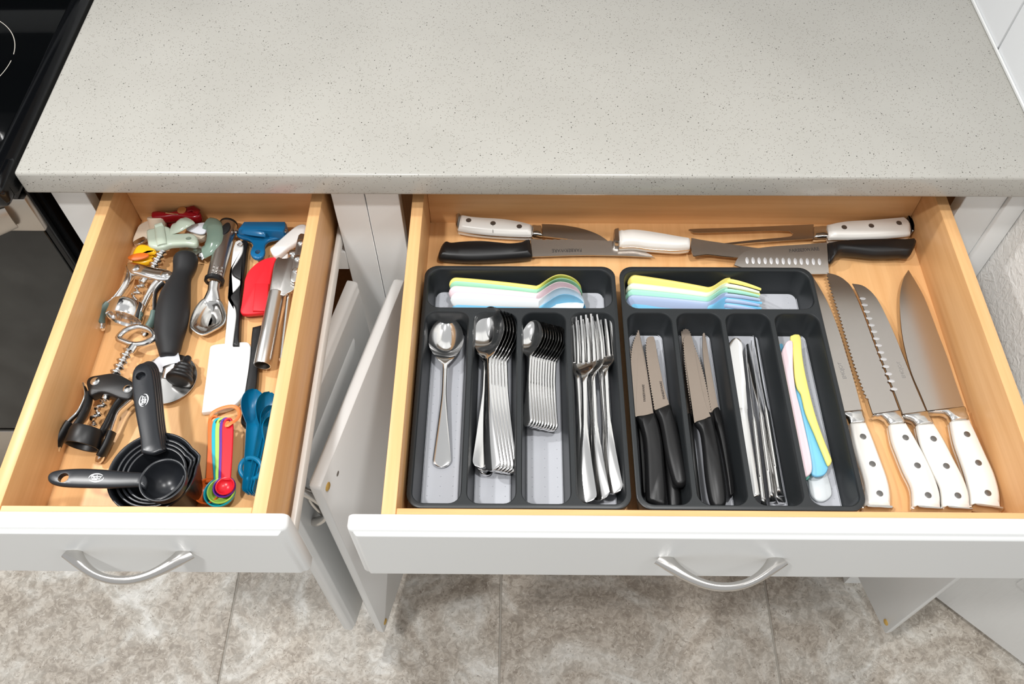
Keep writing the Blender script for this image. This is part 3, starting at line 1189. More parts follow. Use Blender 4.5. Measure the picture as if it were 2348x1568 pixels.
for cn, lab, z, P in (
        ('white', 'white plastic knife lowest of the pastel knives, end poking out in front', 0.7815, [(662, 1330), (680, 1400), (720, 1436), (770, 1440), (815, 1410), (825, 1370), (800, 1270), (740, 1100), (680, 900), (640, 760), (600, 660), (570, 700), (585, 900), (620, 1080), (650, 1220)]),
        ('teal', 'green plastic knife mostly hidden under the pink one', 0.7875, [(566, 1250), (590, 1285), (625, 1295), (660, 1280), (676, 1240), (660, 1100), (625, 950), (590, 780), (560, 640), (545, 500), (530, 400), (505, 420), (500, 560), (520, 720), (535, 900), (550, 1100)]),
        ('blue', 'blue plastic knife with serrated tip peeking out left of the pink one', 0.790, [(428, 400), (440, 345), (462, 328), (482, 340), (510, 460), (545, 640), (570, 820), (590, 1000), (585, 1060), (560, 1040), (540, 900), (520, 760), (480, 620), (445, 480)]),
        ('blue', 'blue plastic knife between the pink and yellow ones', 0.795, [(560, 560), (590, 640), (655, 840), (720, 1000), (790, 1150), (800, 1200), (778, 1248), (730, 1266), (688, 1256), (660, 1200), (620, 1000), (585, 820), (556, 660)]),
        ('yellow', 'yellow plastic knife leaning on the right wall of its slot', 0.800, [(530, 290), (545, 268), (575, 262), (604, 280), (615, 400), (640, 550), (700, 800), (760, 980), (815, 1120), (825, 1160), (800, 1190), (770, 1130), (700, 960), (640, 820), (615, 720), (602, 675), (578, 640), (560, 560), (548, 420)]),
        ('pink', 'pale pink plastic knife lying on top of the pastel knives', 0.803, [(485, 345), (510, 310), (535, 306), (550, 330), (552, 500), (570, 660), (600, 780), (640, 950), (672, 1100), (685, 1190), (678, 1240), (640, 1268), (590, 1262), (560, 1220), (545, 1100), (532, 900), (522, 800), (512, 745), (482, 712), (470, 620), (455, 520), (455, 430)])):
    q = curve(pts(B7, z, P), 3, True)
    o = MB().stack(q, [(0.0012, z - 0.0042), (0.0003, z - 0.0036), (0.0, z - 0.0025), (0.0003, z - 0.0009), (0.0012, z)]).build('plastic_knife', past(cn), sharp=60)
    tag(o, lab, 'knife', 'pastel plastic knives')


# ---------------------------------------------------------------- knives with black handles
def soft(C, z, P, n=4):
    return curve(pts(C, z, P), n, True)


def handle_layers(z, t, r):
    """rounded body whose top is at z"""
    return [(r, z - t), (r * 0.45, z - t + r * 0.35), (r * 0.12, z - t + r * 0.8), (0, z - t / 2), (r * 0.12, z - r * 0.8), (r * 0.45, z - r * 0.35), (r, z)]


def steak(lab, C, z, blade, hnd, serr=None, tilt=0, mark=None, hz=None):
    A = P3(C, hnd[0], z)
    t = thing('steak_knife', lab, 'knife', (A.x, A.y, z - 0.012), 'black-handled table knives in the tray')
    segs = [pts(C, z, s) for s in blade]
    if serr is not None:
        segs[serr] = teeth(segs[serr], 0.0034, 0.0005)
    MB().stack(outline(*segs), [(0.0002, z - 0.0022), (0.0, z - 0.0016), (0.0003, z - 0.001)]).build('blade', SERR, t, sharp=25)
    MB().pillow(soft(C, z, hnd), z - 0.0075, z + 0.005).build('handle', BLACK, t, sharp=75)
    if mark:
        (a, b, s) = mark
        pa, pb = P3(C, a, z - 0.0008), P3(C, b, z - 0.0008)
        M = frame(pa, pb) @ Matrix.Translation(((pb - pa).length / 2, 0, 0.0))
        text('FARBERWARE', s, M, INK, t, 'blade_lettering')
    return t


steak('black-handled knife on edge at the left wall of its slot', B6, 0.788, [[(62, 300), (75, 420), (88, 640)], [(88, 640), (128, 890)], [(128, 890), (148, 885)], [(148, 885), (110, 640), (90, 420), (62, 300)]],
      [(128, 890), (150, 900), (162, 1000), (180, 1200), (190, 1375), (178, 1396), (164, 1380), (152, 1200), (138, 1000)])
steak('black-handled knife lowest in its slot with only its handle end showing', B6, 0.786, [[(200, 330), (235, 330)], [(235, 330), (290, 760)], [(290, 760), (240, 760)], [(240, 760), (200, 330)]],
      [(245, 760), (300, 770), (350, 950), (400, 1200), (430, 1420), (425, 1480), (390, 1503), (350, 1490), (338, 1440), (320, 1250), (285, 1000)])
steak('pointed serrated steak knife with black handle at the left', B6, 0.7975,
      [[(137, 222), (95, 330), (80, 450), (84, 600), (98, 740), (112, 848)], [(112, 848), (243, 820)], [(243, 820), (240, 800), (210, 600), (180, 420), (137, 222)]],
      [(112, 850), (180, 838), (243, 822), (262, 850), (285, 930), (305, 1040), (318, 1200), (332, 1370), (328, 1470), (300, 1484), (240, 1460), (195, 1438), (188, 1380), (184, 1200), (172, 1010), (140, 900)], 0,
      mark=((180, 745), (168, 612), 0.0036))
steak('round-tipped serrated knife right of the pointed steak knife', B6, 0.800,
      [[(190, 300), (188, 400), (215, 600), (238, 735), (248, 800)], [(248, 800), (355, 757)], [(355, 757), (320, 640), (275, 430), (250, 292), (228, 275), (202, 282), (190, 300)]],
      [(255, 806), (300, 785), (357, 762), (376, 810), (410, 930), (450, 1120), (476, 1270), (474, 1315), (440, 1342), (395, 1330), (368, 1275), (330, 1130), (300, 950), (280, 865)], 0,
      mark=((318, 728), (290, 588), 0.0038))
steak('black-handled knife standing on edge at the left wall of the second knife slot', B6, 0.788, [[(434, 300), (450, 500), (470, 700)], [(470, 700), (472, 850)], [(472, 850), (512, 845)], [(512, 845), (470, 560), (434, 300)]],
      [(470, 850), (510, 846), (525, 960), (545, 1150), (572, 1380), (582, 1465), (555, 1490), (530, 1465), (512, 1300), (490, 1080)])
steak('black-handled knife leaning at the right wall of the second knife slot', B6, 0.790, [[(586, 262), (590, 420), (630, 700), (652, 820)], [(652, 820), (702, 785)], [(702, 785), (650, 520), (612, 290), (600, 250), (586, 262)]],
      [(652, 822), (690, 786), (718, 830), (745, 980), (775, 1150), (806, 1345), (800, 1398), (772, 1412), (752, 1290), (722, 1110), (688, 950)])
steak('serrated knife hidden under the round-tipped one in the second knife slot', B6, 0.7925, [[(434, 245), (462, 450), (560, 850)], [(560, 850), (655, 822)], [(655, 822), (622, 650), (580, 480), (520, 310), (498, 240), (466, 222), (434, 245)]],
      [(565, 850), (655, 822), (672, 900), (690, 1050), (700, 1200), (690, 1260), (650, 1240), (610, 1050)], 2)
steak('round-tipped serrated knife on top in the second knife slot', B6, 0.800,
      [[(450, 300), (458, 440), (480, 620), (508, 790), (525, 888)], [(525, 888), (650, 848)], [(650, 848), (605, 730), (555, 500), (520, 302), (495, 272), (465, 275), (450, 300)]],
      [(530, 892), (590, 868), (652, 850), (680, 960), (710, 1100), (742, 1300), (754, 1430), (740, 1480), (700, 1498), (660, 1485), (630, 1420), (602, 1250), (585, 1060), (566, 945)], 0)


# ---------------------------------------------------------------- loose knives
def grantons(C, z, lst, rx, ry, parent, rot):
    for q in lst:
        v = at(C(*q), z)
        MB().stack(circle(v.x, v.y, rx, ry, 14, rot), [(0.0, z - 0.0001), (0.0, z + 0.00005), (0.0003, z + 0.0001)]).build('blade_dimple', mat('ground_hollow', (222, 222, 224), 0.42, 0.9), parent)


def white_knife(lab, C, blade, bolster, hnd, cap, rivets, serr=None, zf=FLOOR, name='kitchen_knife', group='white-handled kitchen knives', mark=None, msize=0.006, crack=None, up=0.0):
    zt = zf + 0.0205 + up      # top of the handle
    zm = zf + 0.0105 + up      # middle plane
    A = P3(C, hnd[0][0], zm)
    t = thing(name, lab, 'knife', (A.x, A.y, zf + up), group)
    segs = [pts(C, zm + 0.002, s) for s in blade]
    if serr is not None:
        segs[serr] = teeth(segs[serr], 0.0052, 0.0011)
    MB().stack(outline(*segs), [(0.0004, zm - 0.0003), (0.0, zm + 0.0006), (0.0004, zm + 0.0016)]).build('blade', BLADE, t, sharp=25)
    if bolster:
        MB().stack(curve(pts(C, zm + 0.004, bolster), 2, True), [(0.0022, zm - 0.0062), (0.0006, zm - 0.005), (0, zm), (0.0006, zm + 0.005), (0.0022, zm + 0.0062)]).build('bolster', STEEL, t, sharp=50)
    hp_ = outline(*[pts(C, zt - 0.004, s) for s in hnd], n=4)
    MB().pillow(hp_, zt - 0.0195, zt - 0.0029, -1, 0, 3.2, 0.72, 6).build('handle_scale', IVORY, t, sharp=75)
    MB().stack(hp_, [(0.0002, zt - 0.0111), (-0.0004, zt - 0.0108), (-0.0004, zt - 0.0087), (0.0002, zt - 0.0084)]).build('tang', BLADE, t, sharp=60)
    MB().pillow(hp_, zt - 0.0166, zt, 0, 1, 3.2, 0.72, 6).build('handle_scale', IVORY, t, sharp=75)
    if cap:
        MB().stack(curve(pts(C, zt - 0.009, cap), 2, True), [(0.0012, zt - 0.0185), (0.0002, zt - 0.0165), (0, zt - 0.010), (0.0002, zt - 0.0045), (0.0014, zt - 0.0025)]).build('butt_cap', BRUSHED, t, sharp=50)
    for q in rivets:
        v = at(C(*q), zt)
        MB().stack(circle(v.x, v.y, 0.0036, n=14), [(0.0, zt - 0.003), (0.0, zt + 0.0001), (0.0006, zt + 0.0003)]).build('rivet', RIVET, t)
    if crack:
        c0, c1 = P3(C, crack[0], zt), P3(C, crack[1], zt - 0.0015)
        MB().tube([c0, c1], 0.0003, 5).build('crack', SEAM, t)
    if mark:
        a, b, word = mark
        pa, pb = P3(C, a, zm + 0.0017), P3(C, b, zm + 0.0017)
        M = frame(pa, pb) @ Matrix.Translation(((pb - pa).length / 2, 0, 0))
        text(word, msize, M, ETCH, t, 'blade_lettering')
    return t


k1 = white_knife('narrow slicing knife with white riveted handle, nearest the tray', B8,
                 [[(24, 68), (100, 440), (160, 690), (212, 897)], [(212, 897), (331, 886)], [(331, 886), (290, 730), (240, 560), (190, 400), (130, 250), (70, 138), (24, 68)]],
                 [(208, 900), (270, 892), (331, 886), (340, 920), (352, 962), (300, 970), (258, 972), (244, 938), (215, 918)],
                 [[(258, 968), (352, 960)], [(352, 960), (395, 1060), (440, 1180), (480, 1290), (500, 1380), (502, 1470)], [(502, 1470), (345, 1462)], [(345, 1462), (346, 1340), (326, 1260), (292, 1160), (270, 1080), (258, 968)]],
                 [(345, 1464), (425, 1464), (503, 1470), (503, 1496), (430, 1492), (352, 1488)], [(337, 1047), (393, 1211), (437, 1388)], mark=((235, 715), (190, 590), 'EMOJOY'))
k2 = white_knife('bread knife with serrated edge and white riveted handle', B8,
                 [[(118, 62), (145, 170), (190, 310), (240, 480), (290, 640), (345, 790), (368, 830)], [(368, 830), (395, 912)], [(395, 912), (555, 888)], [(555, 888), (500, 740), (420, 530), (340, 310), (275, 160), (235, 112), (185, 80), (118, 62)]],
                 [(395, 912), (480, 898), (555, 888), (570, 920), (592, 965), (540, 972), (497, 977), (474, 942), (440, 926), (405, 928)],
                 [[(496, 974), (592, 963)], [(592, 963), (650, 1060), (710, 1170), (765, 1290), (797, 1390), (801, 1480)], [(801, 1480), (640, 1464)], [(640, 1464), (632, 1350), (585, 1250), (545, 1150), (515, 1070), (496, 974)]],
                 [(640, 1466), (720, 1472), (802, 1482), (803, 1500), (735, 1497), (660, 1490)], [(592, 1053), (663, 1220), (727, 1398)], serr=0)
k3 = white_knife('santoku knife with a row of oval dimples and white riveted handle', B8,
                 [[(273, 128), (310, 200), (360, 330), (420, 500), (480, 660), (530, 790), (575, 912)], [(575, 912), (716, 893)], [(716, 893), (650, 740), (590, 590), (530, 440), (480, 330), (435, 240), (390, 180), (335, 140), (273, 128)]],
                 [(575, 912), (650, 902), (720, 893), (738, 928), (758, 968), (710, 975), (662, 981), (640, 952), (592, 935)],
                 [[(661, 977), (758, 966)], [(758, 966), (820, 1065), (880, 1180), (940, 1300), (970, 1390), (978, 1482)], [(978, 1482), (818, 1466)], [(818, 1466), (806, 1350), (758, 1250), (712, 1150), (682, 1070), (661, 977)]],
                 [(818, 1468), (900, 1476), (980, 1484), (982, 1502), (915, 1499), (838, 1492)], [(759, 1060), (836, 1223), (905, 1400)], mark=((588, 705), (545, 590), 'EMOJOY'), up=0.0018)
grantons(B8, FLOOR + 0.0105 + 0.0018 + 0.0016, [(x_ + 13, y_) for x_, y_ in [(322, 220), (334, 258), (347, 298), (361, 338), (375, 379), (390, 418), (404, 460), (418, 500), (432, 542), (447, 583), (462, 627), (478, 671), (494, 714), (510, 762)]], 0.0038, 0.0021, k3, -0.05)
k4 = white_knife('broad chef knife with white riveted handle at the drawer wall', B8,
                 [[(610, 45), (578, 100), (558, 190), (558, 300), (575, 460), (622, 650), (680, 790), (722, 892)], [(722, 892), (945, 866)], [(945, 866), (890, 710), (840, 560), (790, 430), (745, 310), (700, 200), (650, 110), (610, 45)]],
                 [(722, 892), (840, 880), (945, 866), (955, 900), (972, 945), (920, 952), (868, 958), (850, 922), (812, 906), (735, 908)],
                 [[(864, 954), (972, 943)], [(972, 943), (1020, 1040), (1075, 1160), (1125, 1270), (1155, 1380), (1160, 1476)], [(1160, 1476), (985, 1452)], [(985, 1452), (980, 1380), (958, 1280), (925, 1180), (890, 1080), (864, 954)]],
                 [(985, 1454), (1075, 1464), (1161, 1478), (1160, 1500), (1090, 1490), (1003, 1478)], [(960, 1033), (1028, 1204), (1085, 1385)], up=0.0)

n1 = white_knife('utility knife with cracked white riveted handle at the drawer back', B1,
                 [[(1515, 380), (1700, 388), (1900, 415), (2050, 455), (2150, 500), (2205, 536)], [(2205, 536), (2150, 546), (2000, 538), (1800, 515), (1525, 488)], [(1525, 488), (1515, 380)]],
                 [(1418, 383), (1470, 386), (1512, 389), (1520, 440), (1524, 490), (1470, 484), (1413, 475), (1416, 430)],
                 [[(690, 280), (850, 303), (1100, 318), (1260, 343), (1420, 383)], [(1420, 383), (1412, 477)], [(1412, 477), (1250, 475), (1010, 462), (800, 440), (664, 418)], [(664, 418), (690, 280)]],
                 [(650, 300), (672, 278), (692, 280), (680, 350), (664, 420), (645, 400), (642, 350)], [(773, 332), (1021, 362), (1288, 394)], crack=((1020, 382), (1020, 458)), name='kitchen_knife')
n3 = white_knife('small knife with plain white handle lying across the black-handled blade', B2,
                 [[(888, 512), (1000, 530), (1200, 555), (1400, 580), (1640, 608)], [(1640, 608), (1560, 660), (1480, 684), (1380, 684)], [(1380, 684), (1200, 668), (1060, 655), (975, 662), (920, 667), (900, 640), (885, 592)], [(885, 592), (888, 512)]],
                 None,
                 [[(168, 430), (290, 419), (420, 428), (600, 458), (750, 488), (886, 513)], [(886, 513), (880, 592)], [(880, 592), (750, 602), (600, 596), (450, 584), (330, 567), (178, 571)], [(178, 571), (168, 430)]],
                 [(118, 442), (145, 432), (170, 430), (176, 500), (180, 572), (150, 575), (120, 568), (113, 505)], [], up=0.006)
# carving fork
zf = FLOOR + 0.0105
cf = white_knife('two-pronged carving fork with white riveted handle in the back corner', B2,
                 [[(865, 427), (905, 413), (1300, 403), (1700, 388), (2110, 372)], [(2110, 372), (2120, 502)], [(2120, 502), (1800, 521), (1500, 536), (1200, 562), (1000, 580)], [(1000, 580), (1080, 556), (1200, 545), (1500, 515), (1850, 486), (1900, 470)],
                  [(1900, 470), (1906, 458), (1870, 432)], [(1870, 432), (1700, 428), (1300, 438), (950, 447), (865, 427)]],
                 [(2108, 395), (2160, 388), (2240, 385), (2260, 430), (2268, 492), (2200, 496), (2120, 500), (2112, 450)],
                 [[(2243, 372), (2430, 335), (2680, 320), (2910, 300), (3010, 290)], [(3010, 290), (3070, 345), (3086, 410), (3080, 462)], [(3080, 462), (2930, 478), (2620, 495), (2266, 498)], [(2266, 498), (2243, 372)]],
                 [(3012, 290), (3060, 300), (3108, 345), (3118, 400), (3090, 455), (3078, 464), (3085, 410), (3065, 345)], [(2417, 395), (2687, 380), (2963, 352)], name='carving_fork', crack=((2990, 365), (3000, 440)))
cf['category'] = 'fork'


def black_knife(lab, zf, Cb, blade, Ch, hnd, serr=None, mark=None, up=0.0):
    zt = zf + 0.019 + up; zm = zf + 0.010 + up
    A = P3(Ch, hnd[0], zm)
    t = thing('kitchen_knife', lab, 'knife', (A.x, A.y, zf + up), 'black-handled kitchen knives')
    segs = [pts(Cb, zm, s) for s in blade]
    if serr is not None:
        segs[serr] = teeth(segs[serr], 0.009, 0.0004)
    MB().stack(outline(*segs), [(0.0003, zm - 0.0011), (0.0, zm - 0.0003), (0.0003, zm + 0.0006)]).build('blade', BLADE, t, sharp=25)
    MB().pillow(soft(Ch, zt - 0.007, hnd), zt - 0.0185, zt).build('handle', BLACK, t, sharp=75)
    if mark:
        C, a, b, s = mark
        pa, pb = P3(C, a, zm + 0.0008), P3(C, b, zm + 0.0008)
        M = frame(pa, pb) @ Matrix.Translation(((pb - pa).length / 2, 0, 0))
        text('FARBERWARE', s, M, INK, t, 'blade_lettering', bold=0.00006)
    return t


n2 = black_knife('long slim knife with black plastic handle at the drawer back', FLOOR, B1,
                 [[(1400, 540), (1540, 545), (1800, 545), (2200, 556), (2400, 585), (2500, 618), (2590, 655), (2672, 697)], [(2672, 697), (2520, 690), (2300, 682), (1900, 678), (1420, 690)], [(1420, 690), (1400, 540)]],
                 B1, [(465, 690), (478, 640), (505, 585), (545, 552), (600, 565), (720, 552), (900, 546), (1060, 560), (1200, 573), (1330, 556), (1385, 534), (1400, 545), (1408, 610), (1420, 690), (1395, 710), (1250, 725), (1000, 740), (800, 745), (620, 737), (480, 722)],
                 0, (B1, (1898, 630), (1645, 634), 0.0062))
n5 = black_knife('santoku knife with dimpled blade and black plastic handle', FLOOR, B2,
                 [[(1325, 755), (1345, 715), (1400, 662), (1490, 630), (1700, 606), (2000, 590), (2232, 573)], [(2232, 573), (2278, 840)], [(2278, 840), (2020, 838), (1700, 815), (1440, 790), (1325, 765)], [(1325, 765), (1325, 755)]],
                 B3, [(195, 520), (290, 508), (450, 486), (650, 475), (900, 476), (1075, 488), (1086, 520), (1062, 580), (1020, 638), (930, 634), (800, 640), (650, 640), (480, 620), (350, 612), (298, 645), (265, 686), (228, 690), (212, 610)],
                 None, (B2, (1912, 640), (2112, 628), 0.0062), up=0.006)
grantons(B2, FLOOR + 0.010 + 0.006 + 0.0006, [(1450 + 60.2 * i, 722 + 0.9 * i) for i in range(13)], 0.0021, 0.0046, n5, 0.0)


def lean(t, k):
    """the blade rests with its near edge lower: tip its surface about the knife's own length"""
    parts = [c for c in t.children if c.name.split('.')[0] in ('blade', 'blade_lettering', 'blade_dimple')]
    b = [c for c in parts if c.name.split('.')[0] == 'blade'][0]
    ys = [(world_of(b) @ v.co).y for v in b.data.vertices]
    yc = (min(ys) + max(ys)) / 2
    for c in parts:
        W_ = world_of(c); I_ = W_.inverted()
        for v in c.data.vertices:
            p = W_ @ v.co
            p.z += (p.y - yc) * k
            v.co = I_ @ p
        c.data.update()


for t_, k_ in ((n1, 0.22), (n2, 0.27), (n3, 0.22), (cf, 0.12), (n5, 0.24)):
    lean(t_, k_)

# ================================================================ the gadget drawer
Z0 = FLOOR


def poly_part(name, C, z, P, t, r, m, parent, holes=(), smooth_n=3, sharp=55, closed_smooth=True):
    """a rounded slab traced on the plane z, its top at z"""
    q = curve(pts(C, z, P), smooth_n, True) if closed_smooth else outline(*[pts(C, z, s) for s in P], n=4)
    hs = [circle(*h) for h in holes]
    return MB().stack(q, [(r, z - t), (r * 0.3, z - t + r * 0.3), (0, z - t + r), (0, z - r), (r * 0.3, z - r * 0.3), (r, z)], hs).build(name, m, parent, sharp=sharp)


def hole_at(C, p, z, r, ry=None):
    v = at(C(*p), z)
    return (v.x, v.y, r, ry or r, 14)


def dot(C, p, z, r, m, parent, name='rivet', h=0.0008):
    v = at(C(*p), z)
    return MB().stack(circle(v.x, v.y, r, n=14), [(0, z - 0.002), (0, z + h * 0.5), (r * 0.35, z + h)]).build(name, m, parent)


# ---- steel ice cream scoop
t = thing('ice_cream_scoop', 'brushed steel ice cream scoop with black collar', 'scoop', P3(A3, (300, 1300), Z0))
A, B = P3(A3, (328, 945), 0.785), P3(A3, (486, 322), 0.787)
L = (B - A).length
M = frame(A, B)
prof = [(0.0, 0.0098), (0.01, 0.0103), (L * 0.35, 0.0108), (L * 0.8, 0.0112), (L * 0.95, 0.0113), (L * 0.957, 0.0102), (L * 0.957, 0.001)]
MB().lathe(prof, M, 24).build('handle', BRUSHED, t)
MB().lathe([(-0.002, 0.0105), (-0.001, 0.012), (0.003, 0.0122), (0.0045, 0.0108), (0.0045, 0.009), (-0.002, 0.009)], M, 24, close=True).build('collar', BLACK, t)
MB().lathe([(L * 0.955, 0.0112), (L * 0.96, 0.0119), (L * 0.985, 0.0112), (L + 0.001, 0.0082), (L + 0.002, 0.001)], M, 24).build('end_cap', BLACK, t)
v = P3(A3, (445, 392), 0.7975)
MB().stack(circle(v.x, v.y, 0.0052, 0.0105, 16, -0.25), [(0, 0.7945), (0, 0.7986), (0.0008, 0.7990)]).build('hanging_hole', BLACK_SOFT, t)
for i in range(3):
    for j in range(3):
        dot(A3, (305 + 45 * i + 8 * (2 - j), 785 + 33 * j + 8 * i), 0.7958, 0.0016, BRUSHED, t, 'grip_bead', 0.0012)
nk = [P3(A3, (330, 960), 0.785), P3(A3, (318, 1040), 0.784), P3(A3, (305, 1120), 0.783), P3(A3, (295, 1160), 0.782)]
MB().tube(nk, [(0.0075, 0.005), (0.0072, 0.0036), (0.010, 0.003), (0.012, 0.002)], 14, up=(0, 0, 1)).build('neck', STEEL, t)
bo = curve(pts(A3, 0.784, [(215, 1125), (310, 1112), (390, 1140), (430, 1215), (455, 1310), (425, 1398), (330, 1458), (205, 1512), (105, 1465), (68, 1408), (90, 1300), (145, 1195)]), 3, True)
zs = 0.784
MB().stack(bo, [(0.019, zs - 0.0135), (0.010, zs - 0.012), (0.004, zs - 0.008), (0.0, zs - 0.002), (0.0, zs), (0.0018, zs + 0.0004), (0.0052, zs - 0.0008), (0.0085, zs - 0.005), (0.0125, zs - 0.009), (0.0185, zs - 0.0112)]).build('scoop_bowl', STEEL, t, sharp=60)

# ---- pizza cutter with black grip
t = thing('pizza_cutter', 'pizza cutter with fat black grip and steel wheel', 'pizza cutter', P3(A2, (950, 1200), Z0))
ax = [(A2(1045, 668), 0.0085), (A2(1042, 690), 0.0135), (A2(1040, 730), 0.0152), (A2(1030, 790), 0.0140), (A2(1002, 880), 0.0118), (A2(965, 990), 0.0148), (A2(930, 1120), 0.0182), (A2(905, 1260), 0.0198),
      (A2(885, 1400), 0.0190), (A4(1150, 50), 0.0165), (A4(1150, 130), 0.0138), (A4(1142, 190), 0.0108), (A4(1138, 216), 0.0085), (A4(1137, 222), 0.004)]
MB().tube(curve([tuple(at(p, 0.787)) for p, r in ax], 3), [x[0] for x in curve([(r,) for p, r in ax], 3)], 22).build('grip', BLACK_SOFT, t, sharp=70)
MB().tube(curve([tuple(P3(A4, q, z_)) for q, z_ in (((1045, 318), 0.779), ((1075, 262), 0.785), ((1140, 232), 0.788), ((1235, 216), 0.785))], 4), [(0.0085, 0.0016)] * 13, 12, up=(0, 0, 1)).build('thumb_guard', mat('grey_plastic', (196, 198, 203), 0.4), t)
MB().tube([P3(A4, (1165, 250), 0.786), P3(A4, (1150, 310), 0.783), P3(A4, (1130, 400), 0.780)], [(0.0058, 0.0016)] * 3, 12, up=(0, 0, 1)).build('fork', BRUSHED, t)
wv = P3(A4, (1135, 405), 0.7765)
wm = Matrix.Translation(wv) @ Matrix.Rotation(math.radians(-90), 4, 'Y')
MB().lathe([(0.0, 0.034), (0.0006, 0.0343), (0.0012, 0.034), (0.0016, 0.026), (0.0030, 0.006), (0.0034, 0.001)], wm, 40).build('wheel', STEEL, t)

# ---- black ribbed bottle stopper
t = thing('bottle_stopper', 'black ribbed rubber stopper lying on the pizza wheel', 'stopper', P3(A4, (1270, 330), Z0))
A, B = P3(A4, (1232, 425), 0.7905), P3(A4, (1318, 210), 0.789)
L = (B - A).length
R_ = [(0, 0.010), (0.001, 0.0155), (0.004, 0.0162), (0.0075, 0.0150), (0.009, 0.0125), (0.0105, 0.0125), (0.012, 0.0132), (0.015, 0.0128), (0.0165, 0.0102), (0.018, 0.0102), (0.0195, 0.0115), (0.0225, 0.0112), (0.024, 0.0086), (0.0255, 0.0086), (0.027, 0.0098), (0.0295, 0.0092),
      (0.032, 0.0066), (0.036, 0.0044), (0.041, 0.0042), (0.045, 0.0040), (0.047, 0.0028), (0.048, 0.0008)]
k = L / 0.048
MB().lathe([(x * k, r * 0.97) for x, r in R_], frame(A, B), 26).build('stopper_body', BLACK, t, sharp=70)


# ---- winged corkscrews
def corkscrew(lab, C, zc, cup, cup_dir, cup_r, yoke, legs, worm, shaft, rings, arms, rivets, bm, gm, top=None):
    t = thing('corkscrew', lab, 'corkscrew', P3(C, cup, Z0), 'winged corkscrews in the gadget drawer')
    a = P3(C, cup, zc + 0.001); b = P3(C, cup_dir, zc + 0.004)
    M = frame(a, b)
    R = cup_r
    MB().lathe([(0.0, R), (0.001, R + 0.0004), (0.017, R), (0.0205, R * 0.93), (0.021, R * 0.3), (0.018, R * 0.3), (0.0175, R - 0.0022), (0.001, R - 0.0018), (0.0, R - 0.0012)], M, 30, close=True).build('bell', bm, t)
    poly_part('yoke', C, zc + 0.0085, yoke, 0.014, 0.0022, bm, t)
    for lg in legs:
        path = curve([tuple(P3(C, p, zc + 0.001)) for p in lg], 4)
        MB().tube(path, [(0.0035, 0.0062)] * len(path), 12, up=(0, 0, 1)).build('frame_leg', bm, t)
    wa, wb = P3(C, worm[0], zc + 0.001), P3(C, worm[1], zc - 0.001)
    Mw = frame(wa, wb)
    Lw = (wb - wa).length
    hx = []
    for k in range(64):
        s = k / 63
        r = 0.0038 * min(1, s * 4)
        hx.append(tuple(Mw @ Vector((Lw * s, r * math.cos(s * 20), r * math.sin(s * 20)))))
    MB().tube(hx, [0.0021 if k < 58 else 0.0021 * (64 - k) / 6 for k in range(64)], 8).build('worm', CHROME, t)
    wk = frame(wa, P3(C, shaft[0], zc + 0.001))
    MB().lathe([(-0.006, 0.003), (-0.005, 0.0046), (0.004, 0.0048), (0.006, 0.004)], wk, 14).build('worm_collar', CHROME, t)
    sa, sb = P3(C, shaft[0], zc + 0.001), P3(C, shaft[1], zc + 0.003)
    Ls = (sb - sa).length
    pr = []
    for k in range(rings * 6 + 1):
        pr.append((Ls * k / (rings * 6), 0.0052 + 0.0016 * math.cos(k * math.pi / 3)))
    MB().lathe(pr, frame(sa, sb), 18).build('rack_shaft', CHROME, t, sharp=70)
    for pth, cut in arms:
        P_ = curve([tuple(P3(C, p, zz)) for p, zz in pth], 4)
        k = cut * 4
        m1 = MB().tube(P_[:k + 1], [(0.0022, 0.0058)] * (k + 1), 12, up=(0, 0, 1)).build('arm', CHROME, t)
        g = P_[k:]
        MB().tube(g, [(0.0042, 0.0070)] * len(g), 12, up=(0, 0, 1)).build('arm_grip', gm, m1)
        e0, e1 = Vector(g[-2]), Vector(g[-1])
        MB().lathe([(-0.001, 0.0042), (0.004, 0.0046), (0.0075, 0.0036), (0.009, 0.001)], frame(e1, e1 + (e1 - e0)), 14).build('arm_tip', CHROME, m1)
    for p in rivets:
        dot(C, p, zc + 0.0085, 0.0052, CHROME, t, 'rivet', 0.0014)
    if top:
        for nm, pth, rad in top:
            P_ = curve([tuple(P3(C, p, zz)) for p, zz in pth], 4, closed=(nm == 'opener_ring'))
            if nm == 'opener_ring':
                MB().tube(P_, [rad] * len(P_), 12, closed=True, up=(0, 0, 1)).build(nm, CHROME, t)
            else:
                MB().tube(P_, [rad] * len(P_), 12, up=(0, 0, 1)).build(nm, CHROME, t)
    return t


SAGE_DARK = mat('grey_green_grip', (92, 112, 106), 0.4)
corkscrew('chrome winged corkscrew with grey-green arm grips', A2, 0.789, (388, 1345), (452, 1170), 0.0212,
          [(412, 770), (450, 735), (560, 752), (700, 790), (830, 812), (890, 838), (898, 880), (870, 918), (760, 930), (640, 905), (520, 870), (450, 850)],
          [[(470, 850), (440, 960), (330, 1130), (270, 1260)], [(790, 915), (700, 1010), (610, 1180), (560, 1330)]],
          ((600, 930), (488, 1150)), ((650, 870), (815, 590)), 6,
          [([((425, 800), 0.789), ((432, 900), 0.790), ((380, 1020), 0.790), ((290, 1140), 0.789), ((235, 1185), 0.788), ((165, 1255), 0.786), ((148, 1340), 0.784), ((150, 1400), 0.783)], 4),
           ([((860, 930), 0.789), ((775, 990), 0.790), ((728, 1060), 0.790), ((715, 1160), 0.789), ((712, 1270), 0.788), ((690, 1360), 0.785), ((630, 1470), 0.782)], 4)],
          [(505, 800), (820, 868)], CHROME, SAGE_DARK)
